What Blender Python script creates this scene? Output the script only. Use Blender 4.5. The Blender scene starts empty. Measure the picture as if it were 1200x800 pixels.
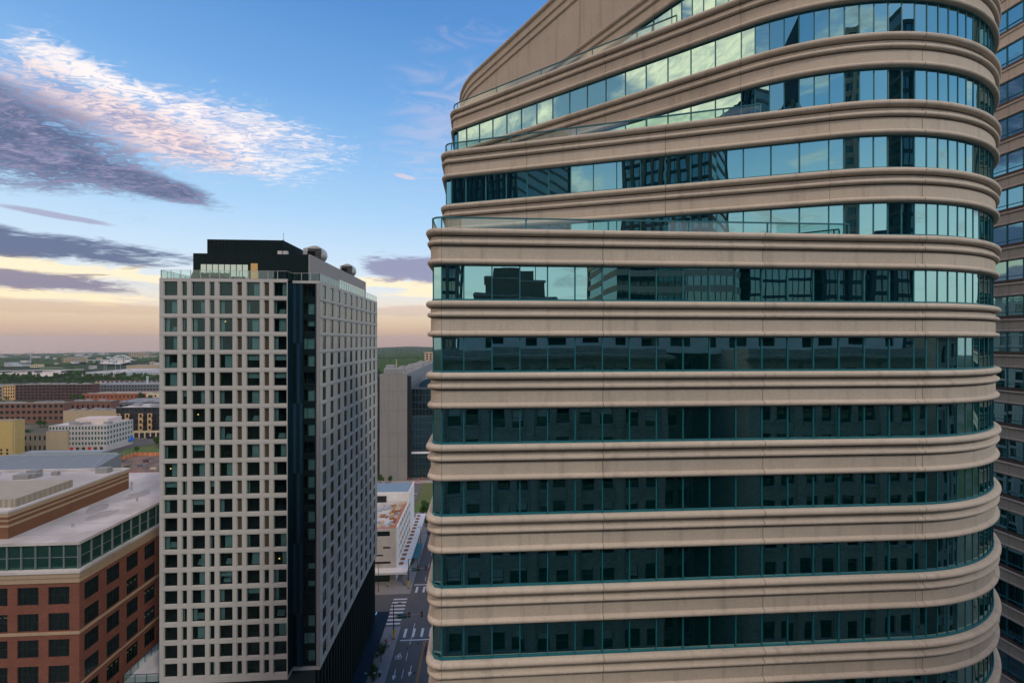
import bpy, bmesh, math, random
import numpy as np
from mathutils import Vector, Matrix, noise as mnoise
R = math.radians
sc = bpy.context.scene
COL = sc.collection
random.seed(7)
GZ = -80.0            # local ground level; the camera is the origin (a window / roof about 80 m up)
F, HOR = 533.0, 399.0

# ------------------------------------------------------------------ survey helpers (photo measurements -> world metres)
YAW = R(3.65); CS, SN = math.cos(YAW), math.sin(YAW)
def zg(d):
    return GZ - 0.016 * max(0.0, d - 1200.0)
def ratio(px):
    a = (px - 600.0) / F
    return (SN + CS * a) / (CS - SN * a)
def at_y(px, Y):
    return ratio(px) * Y
def depth(X, Y):
    return SN * X + CS * Y
def z_at(py, X, Y):
    return (HOR - py) / F * depth(X, Y)
def gp(px, py):
    a = (px - 600.0) / F
    d = 300.0
    for _ in range(60):
        d = 0.5 * d + 0.5 * (-zg(d * 1.1) * F / max(2.0, py - HOR))
    return d * (SN + CS * a), d * (CS - SN * a), zg(d * 1.1)

# ------------------------------------------------------------------ materials
def newmat(name):
    m = bpy.data.materials.new(name); m.use_nodes = True
    nt = m.node_tree; nt.nodes.clear()
    out = nt.nodes.new('ShaderNodeOutputMaterial')
    return m, nt, out
def inp(node, key, val):
    s = node.inputs[key]
    if hasattr(val, 'is_linked') or isinstance(val, bpy.types.NodeSocket):
        node.id_data.links.new(val, s)
    else:
        s.default_value = val
def nd(nt, typ, **kw):
    n = nt.nodes.new(typ)
    for k, v in kw.items(): setattr(n, k, v)
    return n
def mth(nt, op, a, b=0.0, c=None, clamp=False):
    n = nt.nodes.new('ShaderNodeMath'); n.operation = op; n.use_clamp = clamp
    for i, v in enumerate((a, b) if c is None else (a, b, c)):
        if isinstance(v, bpy.types.NodeSocket): nt.links.new(v, n.inputs[i])
        else: n.inputs[i].default_value = v
    return n.outputs[0]
def mixc(nt, fac, a, b, blend='MIX'):
    n = nt.nodes.new('ShaderNodeMix'); n.data_type = 'RGBA'; n.blend_type = blend; n.clamp_factor = True
    def put(s, v):
        if isinstance(v, bpy.types.NodeSocket): nt.links.new(v, s)
        elif isinstance(v, (int, float)): s.default_value = v
        else: s.default_value = (v[0], v[1], v[2], 1)
    put(n.inputs[0], fac); put(n.inputs[6], a); put(n.inputs[7], b)
    return n.outputs[2]
def posn(nt, scale=(1, 1, 1)):
    g = nd(nt, 'ShaderNodeNewGeometry')
    mp = nd(nt, 'ShaderNodeMapping'); nt.links.new(g.outputs['Position'], mp.inputs['Vector'])
    mp.inputs['Scale'].default_value = scale
    return mp.outputs[0]
def noise(nt, vec, scale, detail=3.0, rough=0.55, dist=0.0, dims='3D'):
    n = nd(nt, 'ShaderNodeTexNoise', noise_dimensions=dims); nt.links.new(vec, n.inputs['Vector'])
    n.inputs['Scale'].default_value = scale; n.inputs['Detail'].default_value = detail
    n.inputs['Roughness'].default_value = rough; n.inputs['Distortion'].default_value = dist
    return n.outputs['Fac']
def sstep(nt, x, lo, hi):
    n = nd(nt, 'ShaderNodeMapRange', interpolation_type='SMOOTHSTEP')
    nt.links.new(x, n.inputs[0]); n.inputs[1].default_value = lo; n.inputs[2].default_value = hi
    return n.outputs[0]

def surf(name, col, rough=0.8, var=0.18, scale=0.6, streak=0.0, metal=0.0, spec=0.3, fine=0.0, bump=0.0, second=None, sec_scale=0.05):
    """A weathered surface: base colour with broad patches, fine grain, and vertical dirt streaks."""
    m, nt, out = newmat(name)
    b = nd(nt, 'ShaderNodeBsdfPrincipled'); nt.links.new(b.outputs[0], out.inputs[0])
    p = posn(nt)
    base = (col[0], col[1], col[2])
    c = base
    if second:
        c = mixc(nt, sstep(nt, noise(nt, p, sec_scale, 4, 0.6), 0.42, 0.6), base, second)
    n1 = noise(nt, p, scale, 4, 0.6)
    k = mth(nt, 'MULTIPLY_ADD', n1, 2 * var, 1 - var)
    if fine:
        k = mth(nt, 'MULTIPLY', k, mth(nt, 'MULTIPLY_ADD', noise(nt, p, 9.0, 2, 0.7), 2 * fine, 1 - fine))
    if streak:
        s = noise(nt, posn(nt, (1.6, 1.6, 0.09)), 1.0, 4, 0.65)
        k = mth(nt, 'MULTIPLY', k, mth(nt, 'SUBTRACT', 1.0, mth(nt, 'MULTIPLY', sstep(nt, s, 0.5, 0.75), streak)))
    cc = nd(nt, 'ShaderNodeCombineColor')
    for i in range(3): nt.links.new(k, cc.inputs[i])
    res = mixc(nt, 1.0, c, cc.outputs[0], 'MULTIPLY')
    nt.links.new(res, b.inputs['Base Color'])
    b.inputs['Roughness'].default_value = rough; b.inputs['Metallic'].default_value = metal
    b.inputs['Specular IOR Level'].default_value = spec
    if bump:
        bp = nd(nt, 'ShaderNodeBump'); bp.inputs['Strength'].default_value = bump; bp.inputs['Distance'].default_value = 0.02
        nt.links.new(noise(nt, p, 14.0, 3, 0.6), bp.inputs['Height']); nt.links.new(bp.outputs[0], b.inputs['Normal'])
    return m

def glass_opaque(name, tint, f0, base=(0.004, 0.014, 0.016), rough=0.0, wave=0.0, wscale=0.35):
    """Tinted reflective curtain-wall glass: dark body plus a tinted mirror coat that grows towards grazing view."""
    m, nt, out = newmat(name)
    lw = nd(nt, 'ShaderNodeLayerWeight'); lw.inputs['Blend'].default_value = 0.28
    gl = nd(nt, 'ShaderNodeBsdfGlossy'); gl.inputs['Roughness'].default_value = rough
    di = nd(nt, 'ShaderNodeBsdfDiffuse'); di.inputs['Color'].default_value = (*base, 1)
    fac = mth(nt, 'MULTIPLY_ADD', lw.outputs['Fresnel'], 1 - f0, f0, clamp=True)
    tc = mixc(nt, lw.outputs['Fresnel'], tint, tuple(.45 * x + .5 for x in tint))
    nt.links.new(tc, gl.inputs['Color'])
    mx = nd(nt, 'ShaderNodeMixShader'); nt.links.new(fac, mx.inputs[0])
    nt.links.new(di.outputs[0], mx.inputs[1]); nt.links.new(gl.outputs[0], mx.inputs[2])
    nt.links.new(mx.outputs[0], out.inputs[0])
    if wave:
        p = posn(nt, (1, 1, 0.6))
        h = noise(nt, p, wscale, 1.5, 0.4)
        bp = nd(nt, 'ShaderNodeBump'); bp.inputs['Strength'].default_value = 1.0; bp.inputs['Distance'].default_value = wave
        nt.links.new(h, bp.inputs['Height'])
        nt.links.new(bp.outputs[0], gl.inputs['Normal'])
    return m

def glass_clear(name, trans, f0, tint=(0.8, 0.95, 0.93)):
    """Clear tinted glass: see-through body and a weak mirror coat."""
    m, nt, out = newmat(name)
    lw = nd(nt, 'ShaderNodeLayerWeight'); lw.inputs['Blend'].default_value = 0.14
    gl = nd(nt, 'ShaderNodeBsdfGlossy'); gl.inputs['Roughness'].default_value = 0.0
    gl.inputs['Color'].default_value = (*tint, 1)
    tr = nd(nt, 'ShaderNodeBsdfTransparent'); tr.inputs['Color'].default_value = (*trans, 1)
    fac = mth(nt, 'MULTIPLY_ADD', lw.outputs['Fresnel'], 1 - f0, f0, clamp=True)
    mx = nd(nt, 'ShaderNodeMixShader'); nt.links.new(fac, mx.inputs[0])
    nt.links.new(tr.outputs[0], mx.inputs[1]); nt.links.new(gl.outputs[0], mx.inputs[2])
    nt.links.new(mx.outputs[0], out.inputs[0])
    return m

def emit(name, col, s):
    m, nt, out = newmat(name)
    e = nd(nt, 'ShaderNodeEmission'); e.inputs[0].default_value = (*col, 1); e.inputs[1].default_value = s
    nt.links.new(e.outputs[0], out.inputs[0]); return m

M = {}
M['beige'] = surf('beige_precast', (0.455, 0.395, 0.318), 0.85, 0.11, 0.45, 0.22, fine=0.2, bump=0.4)
def panel_tone(m):
    """Each precast panel came out of the mould a little lighter or darker than the next."""
    nt = m.node_tree; b = next(n for n in nt.nodes if n.type == 'BSDF_PRINCIPLED'); src = b.inputs['Base Color'].links[0].from_socket
    g = nd(nt, 'ShaderNodeNewGeometry'); sx = nd(nt, 'ShaderNodeSeparateXYZ'); nt.links.new(g.outputs['Position'], sx.inputs[0])
    cx = mth(nt, 'FLOOR', mth(nt, 'DIVIDE', mth(nt, 'SUBTRACT', sx.outputs[0], 25.36 - 93.24), 9.324)); cz = mth(nt, 'FLOOR', mth(nt, 'DIVIDE', mth(nt, 'ADD', sx.outputs[2], 101.0), 3.96))
    cb = nd(nt, 'ShaderNodeCombineXYZ'); nt.links.new(cx, cb.inputs[0]); nt.links.new(cz, cb.inputs[1])
    wn = nd(nt, 'ShaderNodeTexWhiteNoise', noise_dimensions='2D'); nt.links.new(cb.outputs[0], wn.inputs['Vector'])
    k = mth(nt, 'MULTIPLY_ADD', wn.outputs['Value'], 0.13, 0.935); cc = nd(nt, 'ShaderNodeCombineColor')
    for i in range(3): nt.links.new(k, cc.inputs[i])
    nt.links.new(mixc(nt, 1.0, src, cc.outputs[0], 'MULTIPLY'), b.inputs['Base Color'])
panel_tone(M['beige'])
M['joint'] = surf('joint_seal', (0.10, 0.075, 0.06), 0.9)
M['teal_metal'] = surf('teal_painted_metal', (0.007, 0.12, 0.15), 0.45, 0.1, spec=0.4)
M['tower_glass'] = glass_opaque('teal_mirror_glass', (0.37, 0.67, 0.67), 0.61, (0.0002, 0.024, 0.027), wave=0.006, wscale=0.5)
M['side_glass'] = glass_opaque('blue_green_mirror_glass', (0.36, 0.64, 0.70), 0.58, (0.0008, 0.026, 0.03), wave=0.006)
M['rail_glass'] = glass_clear('rail_glass', (0.72, 0.86, 0.83), 0.10)
M['roof_grey'] = surf('roof_membrane_grey', (0.22, 0.215, 0.21), 0.9, 0.2, 0.3)
M['white_precast'] = surf('white_precast', (0.385, 0.385, 0.365), 0.85, 0.09, 0.4, 0.10, fine=0.05)
M['apt_glass'] = glass_clear('apartment_glass', (0.42, 0.60, 0.60), 0.04, (0.6, 0.95, 0.92))
M['apt_side_glass'] = glass_clear('apartment_side_glass', (0.35, 0.6, 0.57), 0.16, (0.8, 0.95, 0.92))
M['apt_frame'] = surf('dark_bronze_frame', (0.012, 0.02, 0.024), 0.5)
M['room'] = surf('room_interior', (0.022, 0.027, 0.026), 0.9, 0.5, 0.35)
M['curtain'] = surf('pale_curtain', (0.38, 0.42, 0.41), 0.9, 0.35, 1.3)
M['louver'] = surf('brown_louver', (0.105, 0.085, 0.055), 0.7)
M['navy'] = surf('navy_panel', (0.004, 0.020, 0.036), 0.5, 0.25, 0.5, spec=0.15)
M['navy_light'] = surf('slate_blue_panel', (0.012, 0.042, 0.066), 0.5, 0.15, 0.5, spec=0.15)
M['black_panel'] = surf('black_green_panel', (0.003, 0.012, 0.013), 0.55, 0.3, 0.4, spec=0.12)
M['grey_metal'] = surf('grey_ribbed_metal', (0.24, 0.24, 0.235), 0.55, 0.1, 0.4, 0.1, spec=0.5)
M['steel'] = surf('galvanised_steel', (0.42, 0.42, 0.41), 0.45, 0.15, 1.0, metal=0.4)
M['warm'] = emit('warm_lamp', (1.0, 0.55, 0.16), 1.6)
M['warm_dim'] = emit('warm_lit_room', (1.0, 0.62, 0.25), 0.28); M['office_lamp'] = emit('office_lamp', (.8, .75, .35), 0.10)
M['lounge'] = glass_opaque('lounge_glass', (0.75, 0.8, 0.68), 0.55)
M['brick'] = None
M['brown_brick'] = surf('brown_brick', (0.17, 0.08, 0.045), 0.9, 0.15, 0.7, 0.12, fine=0.12)
M['beige_stone'] = surf('beige_stone', (0.36, 0.27, 0.18), 0.9, 0.12, 0.5, 0.15)
M['white_roof'] = surf('white_roof_membrane', (0.50, 0.48, 0.47), 0.9, 0.28, 0.16, 0.0, fine=0.08, second=(0.40, 0.385, 0.37), sec_scale=0.11)
M['green_glass'] = glass_opaque('green_strip_glass', (0.30, 0.62, 0.52), 0.16, (0.006, 0.035, 0.030))
M['dark_glass'] = glass_opaque('dark_window_glass', (0.5, 0.75, 0.72), 0.09, (0.006, 0.012, 0.012))
M['far_glass'] = glass_opaque('far_window_glass', (0.5, 0.75, 0.72), 0.08, (0.012, 0.02, 0.022))
M['teal_glass'] = glass_opaque('bright_teal_window_glass', (0.4, 0.75, 0.68), 0.15, (0.02, 0.10, 0.085))
M['asphalt'] = surf('asphalt', (0.115, 0.114, 0.110), 0.9, 0.22, 0.25, fine=0.12)
M['sidewalk'] = surf('sidewalk_concrete', (0.27, 0.26, 0.25), 0.9, 0.15, 0.5)
M['kerb'] = surf('kerb_stone', (0.30, 0.29, 0.28), 0.9)
M['paint'] = surf('road_paint_white', (0.62, 0.62, 0.62), 0.8, 0.2, 1.5)
M['paint_y'] = surf('road_paint_yellow', (0.50, 0.24, 0.04), 0.8, 0.2, 1.5)
M['black_metal'] = surf('black_painted_metal', (0.015, 0.017, 0.019), 0.5)
M['yellow'] = surf('yellow_painted', (0.62, 0.38, 0.02), 0.6)
M['red'] = surf('red_painted', (0.55, 0.02, 0.02), 0.6)
M['orange'] = surf('orange_painted', (0.62, 0.16, 0.02), 0.6)
M['blue'] = surf('blue_painted', (0.02, 0.16, 0.62), 0.5)
M['bark'] = surf('bark', (0.07, 0.05, 0.035), 0.95)
def foliage(name, a, b):
    m, nt, out = newmat(name)
    d = nd(nt, 'ShaderNodeBsdfPrincipled'); d.inputs['Roughness'].default_value = 0.85; d.inputs['Specular IOR Level'].default_value = 0.15
    p = posn(nt)
    f = noise(nt, p, 0.9, 3, 0.65); f2 = noise(nt, p, 0.012, 3, 0.6)
    c = mixc(nt, sstep(nt, f, 0.3, 0.7), a, b)
    k = mth(nt, 'MULTIPLY_ADD', f2, 0.9, 0.55)
    cc = nd(nt, 'ShaderNodeCombineColor')
    for i in range(3): nt.links.new(k, cc.inputs[i])
    nt.links.new(mixc(nt, 1.0, c, cc.outputs[0], 'MULTIPLY'), d.inputs['Base Color']); nt.links.new(d.outputs[0], out.inputs[0])
    return m
M['leaf'] = foliage('leaf_green', (0.022, 0.060, 0.014), (0.060, 0.12, 0.025))
M['wood_leaf'] = foliage('far_leaf', (0.020, 0.050, 0.014), (0.055, 0.10, 0.024))
M['grass'] = surf('grass', (0.075, 0.125, 0.03), 0.95, 0.3, 0.1, second=(0.10, 0.12, 0.045))
M['dirt'] = surf('bare_dirt', (0.20, 0.135, 0.10), 0.95, 0.35, 0.15, second=(0.10, 0.085, 0.08), sec_scale=0.09)
M['water'] = glass_opaque('river_water', (0.85, 0.85, 0.9), 0.5, (0.25, 0.24, 0.25), 0.15)

def brick_mat(name, col, mortar):
    m, nt, out = newmat(name)
    b = nd(nt, 'ShaderNodeBsdfPrincipled'); b.inputs['Roughness'].default_value = 0.9; b.inputs['Specular IOR Level'].default_value = 0.2
    g = nd(nt, 'ShaderNodeNewGeometry'); sx = nd(nt, 'ShaderNodeSeparateXYZ'); nt.links.new(g.outputs['Position'], sx.inputs[0])
    cb = nd(nt, 'ShaderNodeCombineXYZ'); nt.links.new(mth(nt, 'ADD', sx.outputs[0], sx.outputs[1]), cb.inputs[0]); nt.links.new(sx.outputs[2], cb.inputs[1])
    bt = nd(nt, 'ShaderNodeTexBrick'); nt.links.new(cb.outputs[0], bt.inputs[0])
    bt.inputs['Scale'].default_value = 1.0; bt.inputs['Brick Width'].default_value = 0.42; bt.inputs['Row Height'].default_value = 0.16
    bt.inputs['Mortar Size'].default_value = 0.012
    bt.inputs['Color1'].default_value = (*col, 1); bt.inputs['Color2'].default_value = (col[0] * .75, col[1] * .7, col[2] * .7, 1); bt.inputs['Mortar'].default_value = (*mortar, 1)
    n = noise(nt, posn(nt), 0.35, 4, 0.6)
    k = mth(nt, 'MULTIPLY_ADD', n, 0.5, 0.75); cc = nd(nt, 'ShaderNodeCombineColor')
    for i in range(3): nt.links.new(k, cc.inputs[i])
    nt.links.new(mixc(nt, 1.0, bt.outputs[0], cc.outputs[0], 'MULTIPLY'), b.inputs['Base Color']); nt.links.new(b.outputs[0], out.inputs[0])
    return m
M['brick'] = brick_mat('red_brick', (0.195, 0.070, 0.048), (0.17, 0.12, 0.09))
M['stone'] = brick_mat('pale_ashlar', (0.34, 0.34, 0.32), (0.2, 0.2, 0.18))
def flat(name, col, **kw):
    if name not in M: M[name] = surf(name, col, **kw)
    return M[name]

# ------------------------------------------------------------------ mesh builder
class MB:
    def __init__(self): self.v = []; self.f = []; self.m = []; self.s = []
    def poly(self, pts, m=0, smooth=False):
        i = len(self.v); self.v += [tuple(p) for p in pts]; self.f.append(tuple(range(i, i + len(pts)))); self.m.append(m); self.s.append(smooth)
    def box(self, x0, y0, z0, x1, y1, z1, m=0, skip=''):
        a, b, c, d = (x0, y0), (x1, y0), (x1, y1), (x0, y1)
        for k, (p, q) in zip('fRbL', ((a, b), (b, c), (c, d), (d, a))):
            if k not in skip: self.poly([(*p, z0), (*q, z0), (*q, z1), (*p, z1)], m)
        if 't' not in skip: self.poly([(*a, z1), (*b, z1), (*c, z1), (*d, z1)], m)
        if 'u' not in skip: self.poly([(*d, z0), (*c, z0), (*b, z0), (*a, z0)], m)
    def bar(self, p, q, w, h, m=0):
        """A straight bar of section w x h from p to q."""
        p, q = Vector(p), Vector(q); d = (q - p).normalized()
        s = d.cross(Vector((0, 0, 1)))
        s = Vector((1, 0, 0)) if s.length < 1e-4 else s.normalized()
        u = s.cross(d).normalized(); s = s * w / 2; u = u * h / 2
        A = [p - s - u, p + s - u, p + s + u, p - s + u]; B = [x + (q - p) for x in A]
        for i in range(4): self.poly([A[i], A[(i + 1) % 4], B[(i + 1) % 4], B[i]], m)
        self.poly(A[::-1], m); self.poly(B, m)
    def tube(self, p, q, r0, r1=None, n=10, m=0, cap=True):
        r1 = r0 if r1 is None else r1
        p, q = Vector(p), Vector(q); d = (q - p).normalized()
        s = d.orthogonal().normalized(); u = d.cross(s)
        A = [p + (s * math.cos(2 * math.pi * i / n) + u * math.sin(2 * math.pi * i / n)) * r0 for i in range(n)]
        B = [q + (s * math.cos(2 * math.pi * i / n) + u * math.sin(2 * math.pi * i / n)) * r1 for i in range(n)]
        for i in range(n): self.poly([A[i], A[(i + 1) % n], B[(i + 1) % n], B[i]], m, True)
        if cap: self.poly(A[::-1], m); self.poly(B, m)
    def ball(self, c, r, m=0, n=8, sq=(1, 1, 1)):
        c = Vector(c)
        def P(i, j):
            t = math.pi * i / n; f = 2 * math.pi * j / (n + 2)
            return c + Vector((math.sin(t) * math.cos(f) * sq[0], math.sin(t) * math.sin(f) * sq[1], math.cos(t) * sq[2])) * r
        for i in range(n):
            for j in range(n + 2):
                q = [P(i, j), P(i + 1, j), P(i + 1, j + 1), P(i, j + 1)]
                if i == 0: q = [q[0], q[1], q[2]]
                elif i == n - 1: q = [q[0], q[1], q[3]]
                self.poly(q, m, True)
    def mesh(self, name, mats, off=(0, 0, 0)):
        me = bpy.data.meshes.new(name)
        ox, oy, oz = off
        me.from_pydata([(x - ox, y - oy, z - oz) for x, y, z in self.v], [], self.f)
        for m in mats: me.materials.append(m)
        me.polygons.foreach_set('material_index', self.m); me.polygons.foreach_set('use_smooth', self.s)
        me.update(); return me
def root_loc(o):
    l = Vector((0, 0, 0))
    while o is not None: l += Vector(o.location); o = o.parent
    return l
def link(name, me, parent=None, loc=(0, 0, 0), rz=0.0):
    o = bpy.data.objects.new(name, me); COL.objects.link(o); o.location = loc; o.rotation_euler = (0, 0, rz); o.parent = parent
    return o
def part(name, mb, mats, parent):
    """World-coordinate builder -> a mesh under parent (roots and parts here carry no rotation)."""
    if not isinstance(mats, (list, tuple)): mats = [mats]
    return link(name, mb.mesh(name, mats, root_loc(parent) if parent else (0, 0, 0)), parent)
def thing(name, label, cat, loc, group=None):
    o = link(name, None, None, loc); o['label'] = label; o['category'] = cat
    if group: o['group'] = group
    return o
def tag(o, label, cat, group=None, kind=None):
    if label: o['label'] = label
    if cat: o['category'] = cat
    if group: o['group'] = group
    if kind: o['kind'] = kind
    return o
def structure(name, mb, mats):
    o = part(name, mb, mats, None); o['kind'] = 'structure'; return o

def grid_wall(mb, P0, U, xs, zs, openf, depth=0.3, taper=0.0, m=0, mr=None):
    """A wall sheet on a grid of breakpoints with the open cells cut out and their reveals built; returns the open cells."""
    mr = m if mr is None else mr
    N = (U[1], -U[0]); cells = []
    def pt(u, z, d=0.0): return (P0[0] + U[0] * u - N[0] * d, P0[1] + U[1] * u - N[1] * d, z)
    for i in range(len(xs) - 1):
        for j in range(len(zs) - 1):
            x0, x1, z0, z1 = xs[i], xs[i + 1], zs[j], zs[j + 1]
            if openf(i, j):
                t = taper
                o = [(x0, z0), (x1, z0), (x1, z1), (x0, z1)]; n = [(x0 + t, z0 + t), (x1 - t, z0 + t), (x1 - t, z1 - t), (x0 + t, z1 - t)]
                for k in range(4):
                    a, b, c, d = o[k], o[(k + 1) % 4], n[(k + 1) % 4], n[k]
                    mb.poly([pt(*a), pt(*b), pt(*c, depth), pt(*d, depth)], mr)
                cells.append((x0 + t, z0 + t, x1 - x0 - 2 * t, z1 - z0 - 2 * t, i, j))
            else:
                mb.poly([pt(x0, z0), pt(x1, z0), pt(x1, z1), pt(x0, z1)], m)
    return cells
WM = {}
def win_mesh(w, h, glass, frame, nv=1, nh=0, fw=0.06, room=0.0, key=''):
    """One window in its own frame: glass, border, bars; with a room box behind when the glass is clear."""
    k = (round(w, 2), round(h, 2), glass, frame, nv, nh, room, key)
    if k in WM: return WM[k]
    b = MB()
    b.poly([(0.01, 0.03, 0.01), (w - 0.01, 0.03, 0.01), (w - 0.01, 0.03, h - 0.01), (0.01, 0.03, h - 0.01)], 0)
    b.box(0, -0.02, 0, fw, 0.028, h, 1); b.box(w - fw, -0.02, 0, w, 0.028, h, 1)
    b.box(fw, -0.02, 0, w - fw, 0.026, fw, 1); b.box(fw, -0.02, h - fw, w - fw, 0.026, h, 1)
    for i in range(nv): x = w * (i + 1) / (nv + 1) if nv != 1 or nh else w * 0.34; b.box(x - fw * .4, -0.015, fw, x + fw * .4, 0.025, h - fw, 1)
    for i in range(nh): z = h * (i + 1) / (nh + 1); b.box(fw, -0.012, z - fw * .4, w - fw, 0.024, z + fw * .4, 1)
    mats = [M[glass], M[frame]]
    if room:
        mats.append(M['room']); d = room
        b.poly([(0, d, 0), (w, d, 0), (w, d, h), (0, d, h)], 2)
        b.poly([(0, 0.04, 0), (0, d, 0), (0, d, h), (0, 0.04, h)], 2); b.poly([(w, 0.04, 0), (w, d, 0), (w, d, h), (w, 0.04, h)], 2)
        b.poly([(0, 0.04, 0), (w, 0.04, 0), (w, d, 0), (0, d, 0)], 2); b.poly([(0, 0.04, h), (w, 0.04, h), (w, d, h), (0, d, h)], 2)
    WM[k] = b.mesh('window', mats); return WM[k]
def merge_meshes(name, items, mats, parent):
    """items: (mesh, loc, rz) -> one mesh object."""
    b = MB()
    for me, loc, rz in items:
        c, s = math.cos(rz), math.sin(rz); i0 = len(b.v)
        for v in me.vertices: b.v.append((loc[0] + v.co.x * c - v.co.y * s, loc[1] + v.co.x * s + v.co.y * c, loc[2] + v.co.z))
        for p in me.polygons: b.f.append(tuple(i0 + k for k in p.vertices)); b.m.append(p.material_index); b.s.append(False)
    return part(name, b, mats, parent)
def put_windows(root, P0, U, cells, depth, glass, frame, nv=0, nh=0, fw=0.06, room=0.0, name='window', used=None, cap=100, base=None):
    """Each opening gets a window of its own (the first 100 of a thing; the rest go to one part)."""
    rl = root_loc(root); rz = math.atan2(U[1], U[0]); N = (U[1], -U[0]); rest = []; out = []
    used = [0] if used is None else used
    for (x, z, w, h, i, j) in cells:
        me = win_mesh(w, h, glass, frame, nv, nh, fw, room)
        loc = (P0[0] + U[0] * x - N[0] * depth, P0[1] + U[1] * x - N[1] * depth, z)
        if used[0] < cap:
            used[0] += 1
            out.append((link(name, me, base or root, (loc[0] - rl[0], loc[1] - rl[1], loc[2] - rl[2]), rz), w, h, i, j))
        else: rest.append((me, loc, rz))
    return out, rest
def spaced(L, w, gap, start=None):
    """Breakpoints for windows of width w with gaps, centred in L: returns xs where odd cells are open."""
    n = max(1, int((L - gap) / (w + gap))); s = (L - n * w - (n - 1) * gap) / 2 if start is None else start
    xs = [0.0]
    for k in range(n): xs += [s + k * (w + gap), s + k * (w + gap) + w]
    xs.append(L); return xs



# =================================================================== BEIGE OFFICE TOWER (curved corner, fanned setbacks)
XL, CX, CY, RR, BACK = -2.92, 25.36, 39.2, 14.05, 92.0
Y0 = CY - RR
MOD = 1.554
def tier_path(theta, rf):
    """Closed plan outline: list of ('L',p0,p1,n) and ('A',centre,r,a0,a1); starts at the back left, runs along the left wall,
    a filleted corner, the long face (turned by theta), the big round corner and the right wall."""
    t = R(theta); T = (CX - RR * math.sin(t), CY - RR * math.cos(t))
    s = (T[0] - XL) / math.cos(t); Ky = T[1] + s * math.sin(t)
    phi = math.pi / 2 - t; tl = rf * math.tan(phi / 2)
    fc = (XL + rf, Ky + tl); a1 = math.pi + phi
    E = (fc[0] + rf * math.cos(a1), fc[1] + rf * math.sin(a1))
    q = math.pi / 3; G = (CX + RR * math.cos(q), CY + RR * math.sin(q)); K2 = (XL, G[1] + (G[0] - XL) * math.tan(math.pi / 2 - q))
    return [('L', K2, (XL, Ky + tl)), ('A', fc, rf, math.pi, a1), ('L', E, T), ('A', (CX, CY), RR, a1, 2 * math.pi + q), ('L', G, K2)]
def seg_len(s):
    return math.dist(s[1], s[2]) if s[0] == 'L' else s[2] * (s[4] - s[3])
def seg_at(s, d):
    if s[0] == 'L':
        L = seg_len(s); u = ((s[2][0] - s[1][0]) / L, (s[2][1] - s[1][1]) / L)
        return (s[1][0] + u[0] * d, s[1][1] + u[1] * d, u[1], -u[0])
    a = s[3] + d / s[2]
    return (s[1][0] + s[2] * math.cos(a), s[1][1] + s[2] * math.sin(a), math.cos(a), math.sin(a))
def outline(path, step=2.0):
    pts = []
    for s in path:
        L = seg_len(s); n = 1 if s[0] == 'L' else max(2, int(math.degrees(s[4] - s[3]) / step))
        pts += [seg_at(s, L * i / n)[:2] for i in range(n)]
    return pts
def roll(cx, cz, r, n=7):
    return [(cx + r * math.cos(-math.pi / 2 + math.pi * i / n), cz + r * math.sin(-math.pi / 2 + math.pi * i / n)) for i in range(n + 1)]
PROF = [(-0.16, 0.0)] + roll(0.05, 0.145, 0.145) + [(0.0, 0.32), (0.0, 1.0), (-0.07, 1.01), (-0.07, 1.07)] + roll(0.07, 1.20, 0.13) + [(0.012, 1.35), (0.012, 1.54), (-0.07, 1.55), (-0.07, 1.61)] + roll(0.09, 1.795, 0.185) + [(-0.3, 1.985), (-0.3, 1.5)]
PENT = [(-0.16, 0.0)] + roll(0.03, 0.16, 0.16) + [(0.0, 0.34), (0.0, 0.95)] + roll(0.04, 1.1, 0.15) + [(0.01, 1.27), (0.01, 1.55)] + roll(0.06, 1.75, 0.19) + \
       [(0.0, 1.96), (0.0, 6.2)] + roll(0.03, 6.38, 0.16) + [(0.01, 6.56), (0.01, 7.05)] + roll(0.04, 7.21, 0.15) + [(0.02, 7.38), (0.02, 7.95)] + roll(0.06, 8.2, 0.22) + [(-0.4, 8.42), (-0.4, 7.6)]
def sweep_band(path, prof, joint=6 * MOD):
    b = MB(); GAP = 0.014
    for si, s in enumerate(path):
        L = seg_len(s)
        # joints are counted back from the round corner on the long face, forward on the corner itself
        cuts = []
        if s[0] == 'L':
            k = joint
            while k < L - 0.8: cuts.append(L - k); k += joint
            if si in (0, 2): cuts.append(L - 0.004)
            if si == 2: cuts.append(0.004)
            cuts.sort()
        elif s[2] == RR:
            cuts = [L - 36.8 + 22.07 * q for q in (0.02, 0.46, 0.9, 1.3)]
        cuts = [c for c in cuts if 0 < c < L]
        ends = [0.0] + sum([[c - GAP, c + GAP] for c in cuts], []) + [L]
        for a, e in zip(ends[0::2], ends[1::2]):
            if e - a < 0.02: continue
            n = 1 if s[0] == 'L' else max(2, int((e - a) / s[2] / R(2.2)))
            rows = []
            for i in range(n + 1):
                x, y, nx, ny = seg_at(s, a + (e - a) * i / n)
                rows.append([(x + nx * o, y + ny * o, z) for o, z in prof])
            for i in range(n):
                for j in range(len(prof) - 1):
                    b.poly([rows[i][j], rows[i + 1][j], rows[i + 1][j + 1], rows[i][j + 1]], 0, True)
        n = 1 if s[0] == 'L' else 24
        for i in range(n):       # dark backing that shows in the joints
            p, q = seg_at(s, L * i / n), seg_at(s, L * (i + 1) / n)
            z1 = prof[-1][1] + 0.35
            b.poly([(p[0] - p[2] * .03, p[1] - p[3] * .03, 0.03), (q[0] - q[2] * .03, q[1] - q[3] * .03, 0.03), (q[0] - q[2] * .03, q[1] - q[3] * .03, z1), (p[0] - p[2] * .03, p[1] - p[3] * .03, z1)], 1)
    return b
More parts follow.
